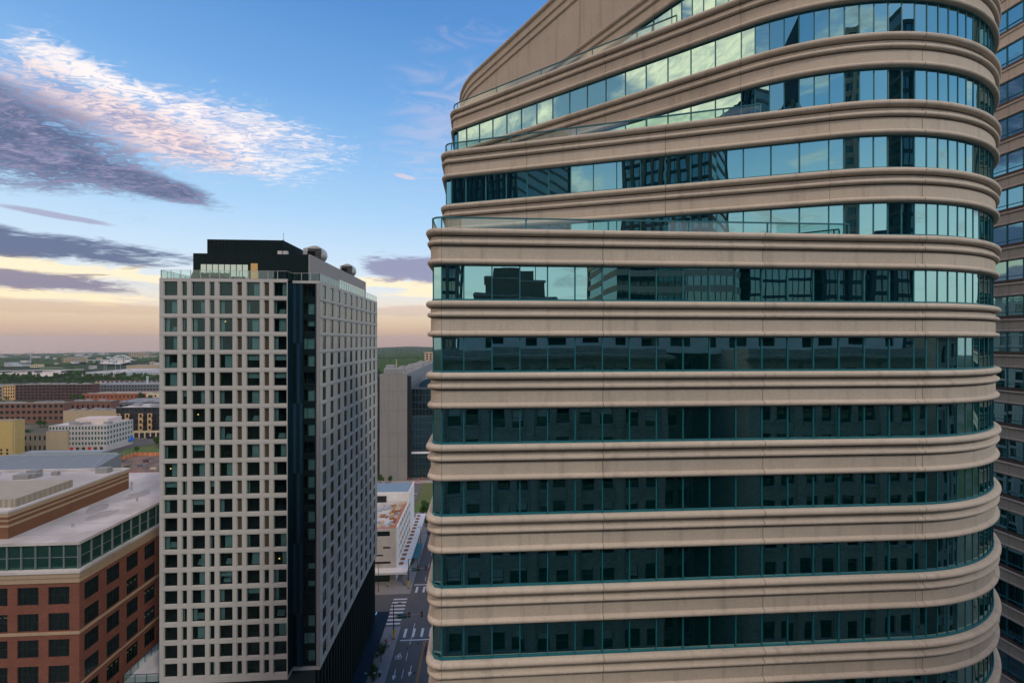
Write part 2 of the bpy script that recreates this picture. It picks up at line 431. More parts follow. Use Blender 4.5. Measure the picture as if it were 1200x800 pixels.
def smooth_fix(me):
    """Welds the swept sheets so that the rolls shade round, and keeps real creases."""
    bm = bmesh.new(); bm.from_mesh(me)
    bmesh.ops.remove_doubles(bm, verts=bm.verts, dist=0.0008)
    for e in bm.edges:
        e.smooth = not (len(e.link_faces) == 2 and e.calc_face_angle(0) > R(38))
    bm.to_mesh(me); bm.free()
def divisions(path):
    """Stops of the window grid: list of (segment, d0, d1)."""
    out = []
    for si, s in enumerate(path):
        L = seg_len(s)
        if s[0] == 'A':
            n = max(1, round(L / (0.80 if s[2] == RR else 1.5)))
            st = [L * i / n for i in range(n + 1)]
        else:
            k = int(L / MOD); r = L - k * MOD
            st = [0.0] + ([r] if r > 0.25 else []) + [r + MOD * i for i in range(1, k + 1)]
            if si == 4: st = [0.0] + [MOD * i for i in range(1, k + 1)] + ([L] if r > 0.25 else [])
        out += [(s, a, e) for a, e in zip(st, st[1:])]
    return out
GH = 1.975
def glass_strip(path, seed, inset=0.13):
    rnd = random.Random(seed); g = MB()
    for s, a, e in divisions(path):
        p, q = seg_at(s, a), seg_at(s, e)
        t0, t1, t2 = (rnd.gauss(0, 0.0022) for _ in range(3))
        d = [inset + t0 + t1, inset + t0 - t1, inset - t0 - t1 + t2, inset - t0 + t1 + t2]
        g.poly([(p[0] - p[2] * d[0], p[1] - p[3] * d[0], -0.05), (q[0] - q[2] * d[1], q[1] - q[3] * d[1], -0.05),
                (q[0] - q[2] * d[2], q[1] - q[3] * d[2], GH + 0.05), (p[0] - p[2] * d[3], p[1] - p[3] * d[3], GH + 0.05)])
    return g
def strip_frame(path, inset=0.13):
    f = MB()
    for s, a, e in divisions(path):
        p, q = seg_at(s, a), seg_at(s, e)
        tx, ty = -p[3], p[2]; w = 0.032
        o0, o1 = -inset - 0.02, -inset + (0.06 if s[0] == 'L' else 0.03)
        c = [(p[0] + p[2] * o + tx * k * w, p[1] + p[3] * o + ty * k * w) for o, k in ((o0, -1), (o1, -1), (o1, 1), (o0, 1))]
        for i in range(4):
            A, B = c[i], c[(i + 1) % 4]; f.poly([(*A, 0.0), (*B, 0.0), (*B, GH), (*A, GH)])
        n = 1 if s[0] == 'L' else 2
        for i in range(n):
            u, v = seg_at(s, a + (e - a) * i / n), seg_at(s, a + (e - a) * (i + 1) / n)
            for z0, z1 in ((-0.01, 0.10), (GH - 0.06, GH + 0.01)):
                oo = -inset + 0.06
                P = (u[0] + u[2] * oo, u[1] + u[3] * oo); Q = (v[0] + v[2] * oo, v[1] + v[3] * oo)
                P0 = (u[0] - u[2] * .16, u[1] - u[3] * .16); Q0 = (v[0] - v[2] * .16, v[1] - v[3] * .16)
                f.poly([(*P, z0), (*Q, z0), (*Q, z1), (*P, z1)]); f.poly([(*P, z1), (*Q, z1), (*Q0, z1), (*P0, z1)]); f.poly([(*P, z0), (*Q, z0), (*Q0, z0), (*P0, z0)])
    return f
TIERS = [tier_path(0, 0.65), tier_path(19.4, 0.8), tier_path(38.8, 1.2), tier_path(58.2, 14.0)]
ZB = -1.755
def zrow(k): return ZB + 3.96 * k
tower = thing('office_tower', 'beige concrete office tower with a rounded corner, teal ribbon windows and fanned setback terraces', 'office tower', (18, 55, GZ))
TL = root_loc(tower)
def tier_of(k): return 0 if k <= 1 else 1 if k <= 3 else 2 if k <= 5 else 3
bands, frames = {}, {}
for k in range(-19, 7):
    ti = tier_of(k); path = TIERS[ti]
    if k < 6:
        if ti not in bands:
            me = sweep_band(path, PROF).mesh('spandrel_band', [M['beige'], M['joint']]); smooth_fix(me); bands[ti] = me
        link('spandrel_band', bands[ti], tower, (-TL.x, -TL.y, zrow(k) + GH - TL.z))
    else:
        me = sweep_band(path, PENT).mesh('penthouse_wall', [M['beige'], M['joint']]); smooth_fix(me)
        link('penthouse_wall', me, tower, (-TL.x, -TL.y, zrow(k) + GH - TL.z))
    if ti not in frames: frames[ti] = strip_frame(path).mesh('window_frame', [M['teal_metal']])
    w = link('window_strip', glass_strip(path, 100 + k).mesh('window_strip', [M['tower_glass']]), tower, (-TL.x, -TL.y, zrow(k) - TL.z))
    link('window_frame', frames[ti], w)
b = MB()
ol = outline(TIERS[0])
for p, q in zip(ol, ol[1:] + ol[:1]): b.poly([(*p, GZ), (*q, GZ), (*q, zrow(-19)), (*p, zrow(-19))])
part('plinth', b, M['beige'], tower)
for ti, k in ((0, 1), (1, 3), (2, 5), (3, 6)):
    b = MB(); z = zrow(k) + 3.96 - 0.4 if ti < 3 else zrow(k) + GH + 7.7
    b.poly([(x, y, z) for x, y in outline(TIERS[ti])]); part('terrace_floor' if ti < 3 else 'roof_slab', b, M['roof_grey'], tower)
def terrace_rail(path, x_end, z):
    """Teal steel guard with clear panels along the long face, from the left corner to x_end."""
    rl, gl = MB(), MB()
    s2, s1, s0 = path[2], path[1], path[0]
    pts = []
    L0 = seg_len(s0); pts.append(seg_at(s0, L0 - 8.0)); pts.append(seg_at(s0, L0))
    for i in range(1, 4): pts.append(seg_at(s1, seg_len(s1) * i / 3))
    L = seg_len(s2); dirx = (s2[2][0] - s2[1][0]) / L
    de = (x_end - s2[1][0]) / dirx
    k = 0
    d = 3 * MOD
    while d < de: pts.append(seg_at(s2, d)); d += 3 * MOD
    pts.append(seg_at(s2, de))
    off = -0.10; H = 0.62
    P = [(p[0] + p[2] * off, p[1] + p[3] * off) for p in pts]
    for A, B in zip(P, P[1:]):
        rl.bar((*A, z + H), (*B, z + H), 0.09, 0.07)
        gl.poly([(*A, z + 0.03), (*B, z + 0.03), (*B, z + H - 0.05), (*A, z + H - 0.05)])
    posts = []
    for i, A in enumerate(P):
        if 2 <= i <= 3: continue
        posts.append(A)
    r = part('terrace_railing', rl, M['teal_metal'], tower); part('glass_panel', gl, M['rail_glass'], r)
    for A in posts: po = MB(); po.box(A[0] - .035, A[1] - .035, z - 0.02, A[0] + .035, A[1] + .035, z + H - .04); part('post', po, M['teal_metal'], r)
terrace_rail(TIERS[0], 21.3, zrow(2)); terrace_rail(TIERS[1], 17.2, zrow(4)); terrace_rail(TIERS[2], 13.4, zrow(6))

# ------------------------------------------------------------------ the neighbour that shows as a sliver on the right
nb = thing('neighbor_tower', 'second beige banded office tower with blue green glass behind the rounded corner at right edge', 'office tower', (75, 60, GZ))
NX, NY0, NY1 = 58.0, 28.0, 78.0
nprof = [(-0.16, 0.0)] + roll(0.02, 0.12, 0.12, 5) + [(0.0, 0.26), (0.0, 1.15)] + roll(0.03, 1.32, 0.14, 5) + [(-0.3, 1.46)]
npath = [('L', (NX, NY1), (NX, NY0)), ('L', (NX, NY0), (NX + 34, NY0)), ('L', (NX + 34, NY0), (NX + 34, NY1)), ('L', (NX + 34, NY1), (NX, NY1))]
bm_band = sweep_band(npath, nprof).mesh('spandrel_band', [M['beige'], M['joint']]); smooth_fix(bm_band)
NGH = 3.96 - 1.46
nfr = MB(); ngl = []
NL = root_loc(nb)
for s in npath:
    L = seg_len(s); n = int(L / MOD)
    for i in range(n + 1):
        x, y, nx, ny = seg_at(s, i * MOD); nfr.box(x - .16 + .12 * nx, y - .16 + .12 * ny, 0, x + .03 + .06 * nx * 0, y + .03, NGH) if False else nfr.bar((x - nx * .1, y - ny * .1, 0), (x - nx * .1, y - ny * .1, NGH), 0.06, 0.12)
    p, q = seg_at(s, 0), seg_at(s, L)
    for z in (0.05, 0.72, NGH - 0.05): nfr.bar((p[0] - p[2] * .1, p[1] - p[3] * .1, z), (q[0] - q[2] * .1, q[1] - q[3] * .1, z), 0.10, 0.06)
nfm = nfr.mesh('window_frame', [M['teal_metal']])
for k in range(-19, 14):
    z = ZB + 3.96 * k + 0.2
    rnd = random.Random(900 + k); g = MB()
    for s in npath:
        L = seg_len(s); n = int(L / MOD)
        for i in range(n + 1):
            a, e = seg_at(s, i * MOD), seg_at(s, min(L, (i + 1) * MOD)); t = rnd.gauss(0, .004); t2 = rnd.gauss(0, .003)
            g.poly([(a[0] - a[2] * (.13 + t), a[1] - a[3] * (.13 + t), -.04), (e[0] - e[2] * (.13 + t2), e[1] - e[3] * (.13 + t2), -.04), (e[0] - e[2] * (.13 - t), e[1] - e[3] * (.13 - t), NGH + .04), (a[0] - a[2] * (.13 - t2), a[1] - a[3] * (.13 - t2), NGH + .04)])
    w = link('window_strip', g.mesh('window_strip', [M['side_glass']]), nb, (-NL.x, -NL.y, z - NL.z)); link('window_frame', nfm, w)
    link('spandrel_band', bm_band, nb, (-NL.x, -NL.y, z + NGH - NL.z))
b = MB(); b.box(NX, NY0, GZ, NX + 34, NY1, ZB + .2 - 19 * 3.96); part('plinth', b, M['beige'], nb)
b = MB(); zt = ZB + 3.96 * 14 + 0.1; b.poly([(NX, NY0, zt), (NX + 34, NY0, zt), (NX + 34, NY1, zt), (NX, NY1, zt)]); part('roof_slab', b, M['roof_grey'], nb)

# =================================================================== APARTMENT TOWER with the white frame grid
AX0, AX1, AXC, AYF, AYB, AYE = -53.7, -33.0, -28.4, 79.2, 81.5, 124.4
AZ1, AZ0, FH = 10.4, -56.7, 3.05
apt = thing('apartment_tower', 'tall apartment tower wrapped in a pale square window grid with a black rooftop penthouse', 'apartment tower', (-41, 100, GZ))
s14 = 1.0 / 7.05     # metres per photo pixel on this face
fx = [0.0]
cols = []            # (x0, x1, kind)
for i in range(5):
    x = (191.6 + 31.2 * i - 187) * s14; cols.append((x, x + 15.6 * s14, 'big'))
    if i < 4: cols.append((x + 20.2 * s14, x + 26.4 * s14, 'narrow'))
for c in cols: fx += [c[0], c[1]]
fx.append(AX1 - AX0)
fz = [AZ0]; nrow = 22
for j in range(nrow):
    zc = AZ0 + 0.25 + (AZ1 - 0.2 - AZ0 - 0.25) / nrow * (j + 0.5); fz += [zc - 1.20, zc + 1.17]
fz.append(AZ1)
opened = lambda i, j: i % 2 == 1 and j % 2 == 1
b = MB()
cells = grid_wall(b, (AX0, AYF), (1, 0), fx, fz, opened, 0.34, 0.07)
# return of the frame into the recessed bay, left side, back, roof edge
rt = MB(); rt.box(AX1 - .3, AYF + .36, AZ0, AX1 - .004, AYB - .004, AZ1 - .45); part('bay_return', rt, M['navy'], apt); b.poly([(AX0, AYF, AZ0), (AX0, AYE, AZ0), (AX0, AYE, AZ1), (AX0, AYF, AZ1)])
# shadow joints of the precast panels, as slim ribs of the frame standing proud at each floor and pier line
for j in range(nrow - 1):
    zm = (fz[2 + 2 * j] + fz[3 + 2 * j]) / 2
    b.box(0 + AX0, AYF - .05, zm - .16, AX1, AYF - .003, zm - .02, 0)
part('frame_grid', b, M['white_precast'], apt)
# side face (towards the street): ten bays of a tall window and a solid panel
sy = [0.0]; SLEN = AYE - AYB
for i in range(10): y0 = 1.2 + i * 4.17; sy += [y0, y0 + 2.0]
sy += [SLEN]
b = MB()
scells = grid_wall(b, (AXC, AYB), (0, 1), sy, fz, opened, 0.16, 0.05)
for i in range(10):
    yv = AYB + 1.2 + i * 4.17 + 2.5
    b.box(AXC + .003, yv, AZ0, AXC + .07, yv + .22, AZ1 - .3); b.box(AXC + .003, yv + .75, AZ0, AXC + .07, yv + .97, AZ1 - .3)
for j in range(nrow - 1):
    zm = (fz[2 + 2 * j] + fz[3 + 2 * j]) / 2
    b.box(AXC + .003, AYB, zm - .12, AXC + .10, AYE, zm + .12)
b.poly([(AXC, AYE, AZ0), (AX0, AYE, AZ0), (AX0, AYE, AZ1), (AXC, AYE, AZ1)])
part('side_frame_grid', b, M['white_precast'], apt)
# corner pier of the recessed bay and the pale border under the frames
b = MB(); b.box(AXC - 0.55, AYB - 0.28, AZ0, AXC + .012, AYB - .004, AZ1); part('corner_pier', b, M['grey_metal'], apt)
b = MB(); b.box(AX0 - .02, AYF - .06, AZ0 - .5, AX1 + .05, AYF + .3, AZ0 - .004); b.box(AX1 + .05, AYB - .35, AZ0 - .5, AXC + .06, AYB, AZ0 - .004)
b.box(AX1 - .3, AYF + .3, AZ0 - .5, AX1 + .05, AYB - .35, AZ0 - .004); b.box(AXC - .3, AYB, AZ0 - .5, AXC + .06, AYE, AZ0 - .004)
part('base_trim', b, M['white_precast'], apt)
b = MB(); b.poly([(AX0, AYF, AZ0 - .5), (AX1, AYF, AZ0 - .5), (AX1, AYE, AZ0 - .5), (AX0, AYE, AZ0 - .5)]); b.poly([(AX1, AYB, AZ0 - .5), (AXC, AYB, AZ0 - .5), (AXC, AYE, AZ0 - .5), (AX1, AYE, AZ0 - .5)]); part('soffit', b, M['navy'], apt)
# windows
used = [0]
rn = random.Random(5)
big = [c for c in cells if c[4] in (1, 5, 9, 13, 17)]; nar = [c for c in cells if c[4] in (3, 7)]; lou = [c for c in cells if c[4] in (11, 15)]
big.sort(key=lambda c: -c[1])
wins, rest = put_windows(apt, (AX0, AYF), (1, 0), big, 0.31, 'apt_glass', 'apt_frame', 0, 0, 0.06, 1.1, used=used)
# bring some windows to life: curtains, blinds, a few lamps
def curt(w, h, x0, x1, z0=0.06):
    bb = MB(); n = 14
    X = [x0 * w + (x1 - x0) * w * i / n for i in range(n + 1)]
    for i in range(n): bb.poly([(X[i], .12 + .03 * (i % 2), z0), (X[i + 1], .12 + .03 * ((i + 1) % 2), z0), (X[i + 1], .12 + .03 * ((i + 1) % 2), h - .05), (X[i], .12 + .03 * (i % 2), h - .05)])
    return bb
cm = {}
def add_curtain(o, w, h):
    v = rn.choice([(.62, .95, .06), (.05, .33, .06), (.05, .3, .06), (.5, .95, .06), (.05, .95, 1.25), (.36, .94, .06), (.05, .18, .06)])
    k = (v, round(w, 2))
    if k not in cm: cm[k] = curt(w, h, *v).mesh('curtain', [M['curtain']])
    link('curtain', cm[k], o)
lampm = MB(); lampm.ball((0, 0, 0), 0.11, 0, 6); lampm = lampm.mesh('lamp', [M['warm']])
furn = MB(); furn.box(0.1, .55, .04, 1.3, .95, .5); furn.box(.1, .85, .5, 1.3, .95, .85); furn = furn.mesh('sofa', [M['curtain']])
for idx, (o, w, h, i, j) in enumerate(wins):
    if rn.random() < .55: add_curtain(o, w, h)
    if rn.random() < .20: link('sofa', furn, o, (rn.uniform(0, .7), 0, 0))
    if (i, j) in ((17, 13), (1, 23), (9, 39), (5, 29)): link('lamp', lampm, o, (w * .3, .4, h * rn.uniform(.3, .8)))
win2, rest2 = put_windows(apt, (AX0, AYF), (1, 0), nar, 0.31, 'apt_glass', 'apt_frame', 0, 0, 0.05, 0.9, name='narrow_window')
for (o, w, h, i, j) in win2:
    if rn.random() < .3: add_curtain(o, w, h)
lv = MB(); cw, ch = lou[0][2], lou[0][3]
for q in range(14): z = ch * q / 14; lv.poly([(0, 0.10, z), (cw, 0.10, z), (cw, 0.03, z + ch / 14), (0, 0.03, z + ch / 14)]); lv.poly([(0, 0.10, z), (cw, 0.10, z), (cw, 0.03, z), (0, 0.03, z)])
lvm = lv.mesh('vent_panel', [M['louver']]); al = root_loc(apt)
up = [c for c in lou if c[5] >= 13]; lo = [c for c in lou if c[5] < 13]
for (x, z, w, h, i, j) in up: link('vent_panel', lvm, apt, (AX0 + x - al.x, AYF + .30 - al.y, z - al.z))
win3, _ = put_windows(apt, (AX0, AYF), (1, 0), lo, 0.31, 'apt_glass', 'apt_frame', 0, 0, 0.05, 0.9, name='narrow_window')
# side windows: past the hundred of one kind, one part
if rest: merge_meshes('lower_window', rest, [M['apt_glass'], M['apt_frame'], M['room']], apt)['kind'] = 'stuff'
items = []
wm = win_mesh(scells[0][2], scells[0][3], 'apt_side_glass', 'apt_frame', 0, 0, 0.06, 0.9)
for (x, z, w, h, i, j) in scells: items.append((wm, (AXC - .13, AYB + x, z), math.pi / 2))
o = merge_meshes('side_window', items, [M['apt_side_glass'], M['apt_frame'], M['room']], apt); o['kind'] = 'stuff'
b = MB()
for (x, z, w, h, i, j) in scells:
    if rn.random() < .6:
        u0 = rn.choice([0.05, .5, .05]); b.poly([(AXC - .26, AYB + x + w * u0, z + .05), (AXC - .26, AYB + x + w * min(.95, u0 + .45), z + .05), (AXC - .26, AYB + x + w * min(.95, u0 + .45), z + h - .05), (AXC - .26, AYB + x + w * u0, z + h - .05)])
c = part('side_curtain', b, M['curtain'], apt); c['kind'] = 'stuff'
# recessed dark bay with staggered navy panels and a column of windows
bay0, bay1 = AX1, AXC - 0.55
b = MB(); wx0, wx1 = bay1 - 2.35, bay1 - 0.35
bx = [0.0, wx0 - bay0, wx1 - bay0, bay1 - bay0]; bz = [AZ0]
for j in range(nrow): zc = fz[1 + 2 * j]; bz += [zc + .1, zc + 2.15]
bz.append(AZ1 - .45)
bcells = grid_wall(b, (bay0, AYB), (1, 0), bx, bz, lambda i, j: i == 1 and j % 2 == 1, 0.2, 0.0)
part('recessed_bay', b, M['black_panel'], apt)
put_windows(apt, (bay0, AYB), (1, 0), bcells, 0.16, 'apt_glass', 'apt_frame', 1, 0, 0.06, 0.9, name='bay_window', cap=100)
bayw = [o for o in apt.children if o.name.startswith('bay_window')]
for o in bayw:
    if rn.random() < .75: link('curtain', curt(2.0, 2.05, *rn.choice([(.4, .95, .06), (.05, .95, .06), (.4, .95, 1.0)])).mesh('curtain', [M['curtain']]), o)
pn = MB(); gz = [AZ0, AZ0 + 9.2, AZ0 + 21.4, AZ0 + 33.6, AZ0 + 45.8, AZ0 + 56.2, AZ1 - .45]
for q, (z0, z1) in enumerate(zip(gz, gz[1:])):
    sh = 0.0 if q % 2 else 0.62
    for a, wd, mm in ((0.02 + sh, .55, 1), (.62 + sh, .42, 0), (1.12 + sh * .3, .5, 1)):
        if a + wd < wx0 - bay0 - .02: pn.box(bay0 + a, AYB - .14, z0 + .02, bay0 + a + wd, AYB - .003, z1 - .02, mm)
    pn.box(wx1 + .04, AYB - .10, z0 + .02, bay1 - .02, AYB - .003, z1 - .02, q % 2)
part('bay_panel', pn, [M['navy'], M['navy_light']], apt)
b = MB(); b.box(AX1 + .004, AYB - .3, AZ1 - .45, AXC + .05, AYB + .3, AZ1 - .004); part('bay_cornice', b, M['white_precast'], apt)
# roof deck, railing, penthouse
b = MB(); b.poly([(AX0, AYF, AZ1 - .05), (AX1, AYF, AZ1 - .05), (AX1, AYE, AZ1 - .05), (AX0, AYE, AZ1 - .05)]); b.poly([(AX1, AYB, AZ1 - .052), (AXC, AYB, AZ1 - .052), (AXC, AYE, AZ1 - .052), (AX1, AYE, AZ1 - .052)])
b.box(AX0, AYF + .005, AZ1 - .3, AX1 - .01, AYF + .35, AZ1 + .02)
part('roof_deck', b, M['roof_grey'], apt)
RP = [(AX0 + .15, AYE - .2), (AX0 + .15, AYF + .2), (AX1 - .15, AYF + .2), (AX1 - .15, AYB + .1), (AXC - .15, AYB + .1), (AXC - .15, AYE - .2)]
gl, po = MB(), MB()
for A, B in zip(RP, RP[1:]):
    L = math.dist(A, B); n = max(1, round(L / 1.55))
    gl.poly([(*A, AZ1 + .1), (*B, AZ1 + .1), (*B, AZ1 + 1.32), (*A, AZ1 + 1.32)])
    for i in range(n + 1):
        x, y = A[0] + (B[0] - A[0]) * i / n, A[1] + (B[1] - A[1]) * i / n; po.box(x - .04, y - .04, AZ1, x + .04, y + .04, AZ1 + 1.36)
    po.bar((*A, AZ1 + 1.36), (*B, AZ1 + 1.36), .06, .05)
rr = part('roof_railing', po, M['steel'], apt); part('glass_panel', gl, M['rail_glass'], rr)
def ribbed(b, x0, y0, x1, y1, z0, z1, m=0, pitch=.5, proud=.05):
    b.box(x0, y0, z0, x1, y1, z1, m)
    n = int((x1 - x0) / pitch)
    for i in range(n): b.box(x0 + pitch * i + .05, y0 - proud, z0 + .02, x0 + pitch * i + .05 + pitch * .35, y0 - .003, z1 - .02, m)
    n = int((y1 - y0) / pitch)
    for i in range(n): b.box(x1 + .003, y0 + pitch * i + .05, z0 + .02, x1 + proud, y0 + pitch * i + .05 + pitch * .35, z1 - .02, m)
PX0, PX1, PY0, PY1 = -51.0, -30.9, 83.6, 122.5
b = MB(); b.box(PX0, PY0, AZ1, PX1 - .3, PY1, 15.4); part('penthouse', b, M['black_panel'], apt)
b = MB(); b.box(PX1 - .29, PY0 + .01, AZ1, PX1, PY1 + .01, 15.42)
for i in range(60): b.box(PX1 + .003, PY0 + .1 + i * .64, AZ1 + .1, PX1 + .05, PY0 + .3 + i * .64, 15.35)
part('penthouse_side_wall', b, M['grey_metal'], apt)
b = MB(); ribbed(b, -49.2, 84.6, -36.0, 95.0, 15.404, 18.1, 0, .62, .05); part('upper_penthouse', b, M['black_panel'], apt)
for i in range(8):
    x = at_y(235, PY0) + i * 1.02; b = MB(); b.box(x + .07, PY0 - .05, AZ1 + .15, x + .95, PY0 - .004, AZ1 + 3.05); part('lounge_window', b, M['lounge'], apt)
b = MB(); b.box(at_y(294, PY0), PY0 - .06, AZ1, at_y(302, PY0), PY0 - .004, AZ1 + 3.3); part('lit_doorway', b, M['warm_dim'], apt)
b = MB()
for i in range(13): b.box(PX1 + .06, 100 + i * 1.6, AZ1 + .3, PX1 + .1, 101.4 + i * 1.6, AZ1 + 2.7)
part('gallery_window', b, M['lounge'], apt)
# roof-top machines
def machine(x, y, z, L, r, label):
    t = thing('cooling_unit', label, 'cooling unit', (x, y, z))
    b = MB(); b.box(x - L / 2, y - r, z, x + L / 2 - r, y + r, z + 1.5 * r); b.bar((x - L / 2, y, z + 1.6 * r), (x + .0, y, z + 2.0 * r), 1.6 * r, .5 * r); part('housing', b, M['steel'], t)
    b = MB(); b.tube((x + L / 2 - r, y - r, z + r * 1.1), (x + L / 2 - r, y + r, z + r * 1.1), r * 1.15, n=20); part('fan_drum', b, M['steel'], t)
    b = MB()
    for i in range(6): b.box(x + L / 2 - 2.0 * r, y - r * 1.0 - .25, z + .2 + i * .3 * r, x + L / 2 - .1, y - r - .03, z + .35 + i * .3 * r)
    part('louver_panel', b, M['black_metal'], t)
machine(-32.9, 91.5, 15.42, 3.6, 1.3, 'large silver drum cooling unit at the front of the apartment tower roof')
machine(-32.4, 111.5, 15.42, 3.0, 1.25, 'smaller dark drum cooling unit farther back on the apartment tower roof')
for k, (px, lab) in enumerate(((328.5, 'small pink air conditioner box on the black penthouse roof, beside the antenna'), (335, 'small pink air conditioner box on the black penthouse roof, beside the silver drum'))):
    x = at_y(px, 84.2); t = thing('air_conditioner', lab, 'air conditioner', (x, 84.2, 15.4), 'small rooftop air conditioners')
    b = MB(); b.box(x - .35, 83.9, 15.41, x + .35, 84.5, 16.05); part('housing', b, M['white_roof'], t)
    b = MB(); b.tube((x, 84.2, 16.05), (x, 84.2, 16.12), .26, n=12); part('fan', b, M['black_metal'], t)
x = -36.1; t = thing('antenna', 'thin antenna mast on the corner of the black upper penthouse', 'antenna', (x, 84.8, 18.1))
b = MB(); b.tube((x, 84.9, 18.1), (x, 84.9, 19.3), .07, .05, 8); part('mast', b, M['steel'], t)
b = MB(); b.tube((x, 84.9, 18.1), (x, 84.9, 18.25), .16, .16, 8); b.ball((x, 84.9, 19.35), .09); part('base_plate', b, M['steel'], t)
# people and sofas on the deck are lost behind the glass: a row of dark terrace planters
for k, px in enumerate((229, 240, 250, 258, 266)):
    x = at_y(px, 81.2); t = thing('terrace_planter', ['low dark planter at the left end of the tower roof terrace', 'dark planter on the roof terrace left of the pale lounge windows', 'dark planter before the third pale lounge window', 'dark planter before the middle pale lounge windows', 'dark planter before the right pale lounge windows'][k], 'planter', (x, 81.2, AZ1), 'planters on the tower roof terrace')
    b = MB(); b.box(x - .5, 80.9, AZ1, x + .5, 81.5, AZ1 + .45); part('box', b, M['black_metal'], t)
    b = MB(); rq = random.Random(k)
    for q in range(60):
        c = Vector((x + rq.uniform(-.5, .5), 81.2 + rq.uniform(-.3, .3), AZ1 + .45 + rq.uniform(0, .7))); d = Vector((rq.gauss(0, 1), rq.gauss(0, 1), rq.gauss(0, 1))).normalized(); e = d.orthogonal().normalized() * .16; d = d * .16
        b.poly([c - d - e, c + d - e, c + d + e, c - d + e])
    part('foliage', b, M['leaf'], t)
# dark podium and canopy
b = MB(); b.box(-52.6, AYF + 1.2, GZ, AXC - .8, AYE, AZ0 - .51)
for i in range(26): y = AYF + 2.5 + i * 1.66; b.box(AXC - .797, y, GZ, AXC - .35, y + .28, AZ0 - .6)
part('podium', b, flat('podium_green', (.012, .030, .030)), apt)
b = MB()
for i in range(25): y = AYF + 2.85 + i * 1.66; b.box(AXC - .797, y, GZ + 5.5, AXC - .7, y + 1.2, AZ0 - 1.5)
part('podium_glazing', b, M['far_glass'], apt)
b = MB(); b.box(AXC - .78, AYF - 2, -75.5, AXC + 2.6, AYE + 3.5, -74.9); part('canopy', b, M['navy'], apt)
b = MB(); b.box(AXC - 4.5, AYF - 3.0, AZ0 - 3.2, AXC - .2, AYF + 1.0, AZ0 - 2.6); part('entrance_roof', b, M['navy'], apt)
pod = thing('podium_terrace', 'low navy podium with a white roof terrace between brick building and apartment tower', 'podium', (-57, 95, GZ))
PZ = -56.2
b = MB(); b.box(-59.4, 79.0, GZ, AX0 - .06, 124, PZ - .3); part('wall', b, M['navy'], pod)
b = MB(); b.poly([(-59.3, 79.1, PZ - .29), (AX0 - .1, 79.1, PZ - .29), (AX0 - .1, 124, PZ - .29), (-59.3, 124, PZ - .29)]); part('roof', b, M['white_roof'], pod)
gl, po = MB(), MB()
for A, B in (((-59.3, 124), (-59.3, 79.1)), ((-59.3, 79.1), (AX0 - .1, 79.1))):
    L = math.dist(A, B); n = round(L / 1.6); gl.poly([(*A, PZ - .25), (*B, PZ - .25), (*B, PZ + .95), (*A, PZ + .95)]); po.bar((*A, PZ + 1), (*B, PZ + 1), .07, .06)
    for i in range(n + 1): x, y = A[0] + (B[0] - A[0]) * i / n, A[1] + (B[1] - A[1]) * i / n; po.box(x - .035, y - .035, PZ - .29, x + .035, y + .035, PZ + 1)
r2 = part('railing', po, M['navy_light'], pod); part('glass_panel', gl, M['rail_glass'], r2)

# =================================================================== RED BRICK OFFICE BUILDING, lower left
BXR, BYF, BYE, BXL = -62.0, 74.1, 112.0, -132.0
brk = thing('brick_office', 'red brick office building with a green glass top floor and white flat roof', 'office building', (-95, 92, GZ))
def brick_face(P0, U, L, start, pitch, w):
    n = int((L - start) / pitch); xs = [0.0]
    for k in range(n):
        xs += [start + k * pitch, start + k * pitch + w]
    xs.append(L)
    zt = -37.75; zs = [GZ]; Z = []
    for r in range(10):
        z1 = zt - r * 4.02
        if z1 - 2.75 > GZ + 2: Z.append((z1 - 2.75, z1))
    for a, c in sorted(Z): zs += [a, c]
    zs.append(-37.1)
    b = MB(); cl = grid_wall(b, P0, U, xs, zs, lambda i, j: i % 2 == 1 and j % 2 == 1, 0.28, 0.0)
    return b, cl
b1, c1 = brick_face((BXL, BYF), (1, 0), BXR - BXL, (BXR - BXL - 1.45 - 3.1) % 4.45, 4.45, 3.1)
part('front_wall', b1, M['brick'], brk)
b2, c2 = brick_face((BXR, BYF), (0, 1), BYE - BYF, 0.9, 4.2, 2.85)
part('side_wall', b2, M['brick'], brk)
ub = [0]
c1.sort(key=lambda c: (-(c[0]), -c[1]))
c1v = [c for c in c1 if BXL + c[0] > -92 and c[1] > -62]; c1r = [c for c in c1 if c not in c1v]
c2.sort(key=lambda c: (c[0], -c[1]))
def merge_rest(root, rest, mats, name='window'):
    if rest:
        o = merge_meshes(name, rest, mats, root); o['kind'] = 'stuff'
w1, r1 = put_windows(brk, (BXL, BYF), (1, 0), c1v, 0.2, 'dark_glass', 'apt_frame', 3, 1, 0.09, used=ub)
w2, r2_ = put_windows(brk, (BXR, BYF), (0, 1), c2, 0.2, 'dark_glass', 'apt_frame', 3, 1, 0.09, used=ub)
w3, r3 = put_windows(brk, (BXL, BYF), (1, 0), c1r, 0.2, 'dark_glass', 'apt_frame', 3, 1, 0.09, used=ub)
merge_rest(brk, r2_ + r3 + r1, [M['dark_glass'], M['apt_frame']])
# dim ceiling lights seen through some of the windows
rn2 = random.Random(3)
cl_m = MB()
for q in range(3): cl_m.box(.5 + q * .9, .012, 2.0, .95 + q * .9, .022, 2.12)
cl_m = cl_m.mesh('ceiling_light', [M['office_lamp']])
for (o, w, h, i, j) in w1 + w2:
    if rn2.random() < .22: link('ceiling_light', cl_m, o, (rn2.uniform(-.2, .3) if w > 3 else -.3, 0, rn2.uniform(-.5, .2)))
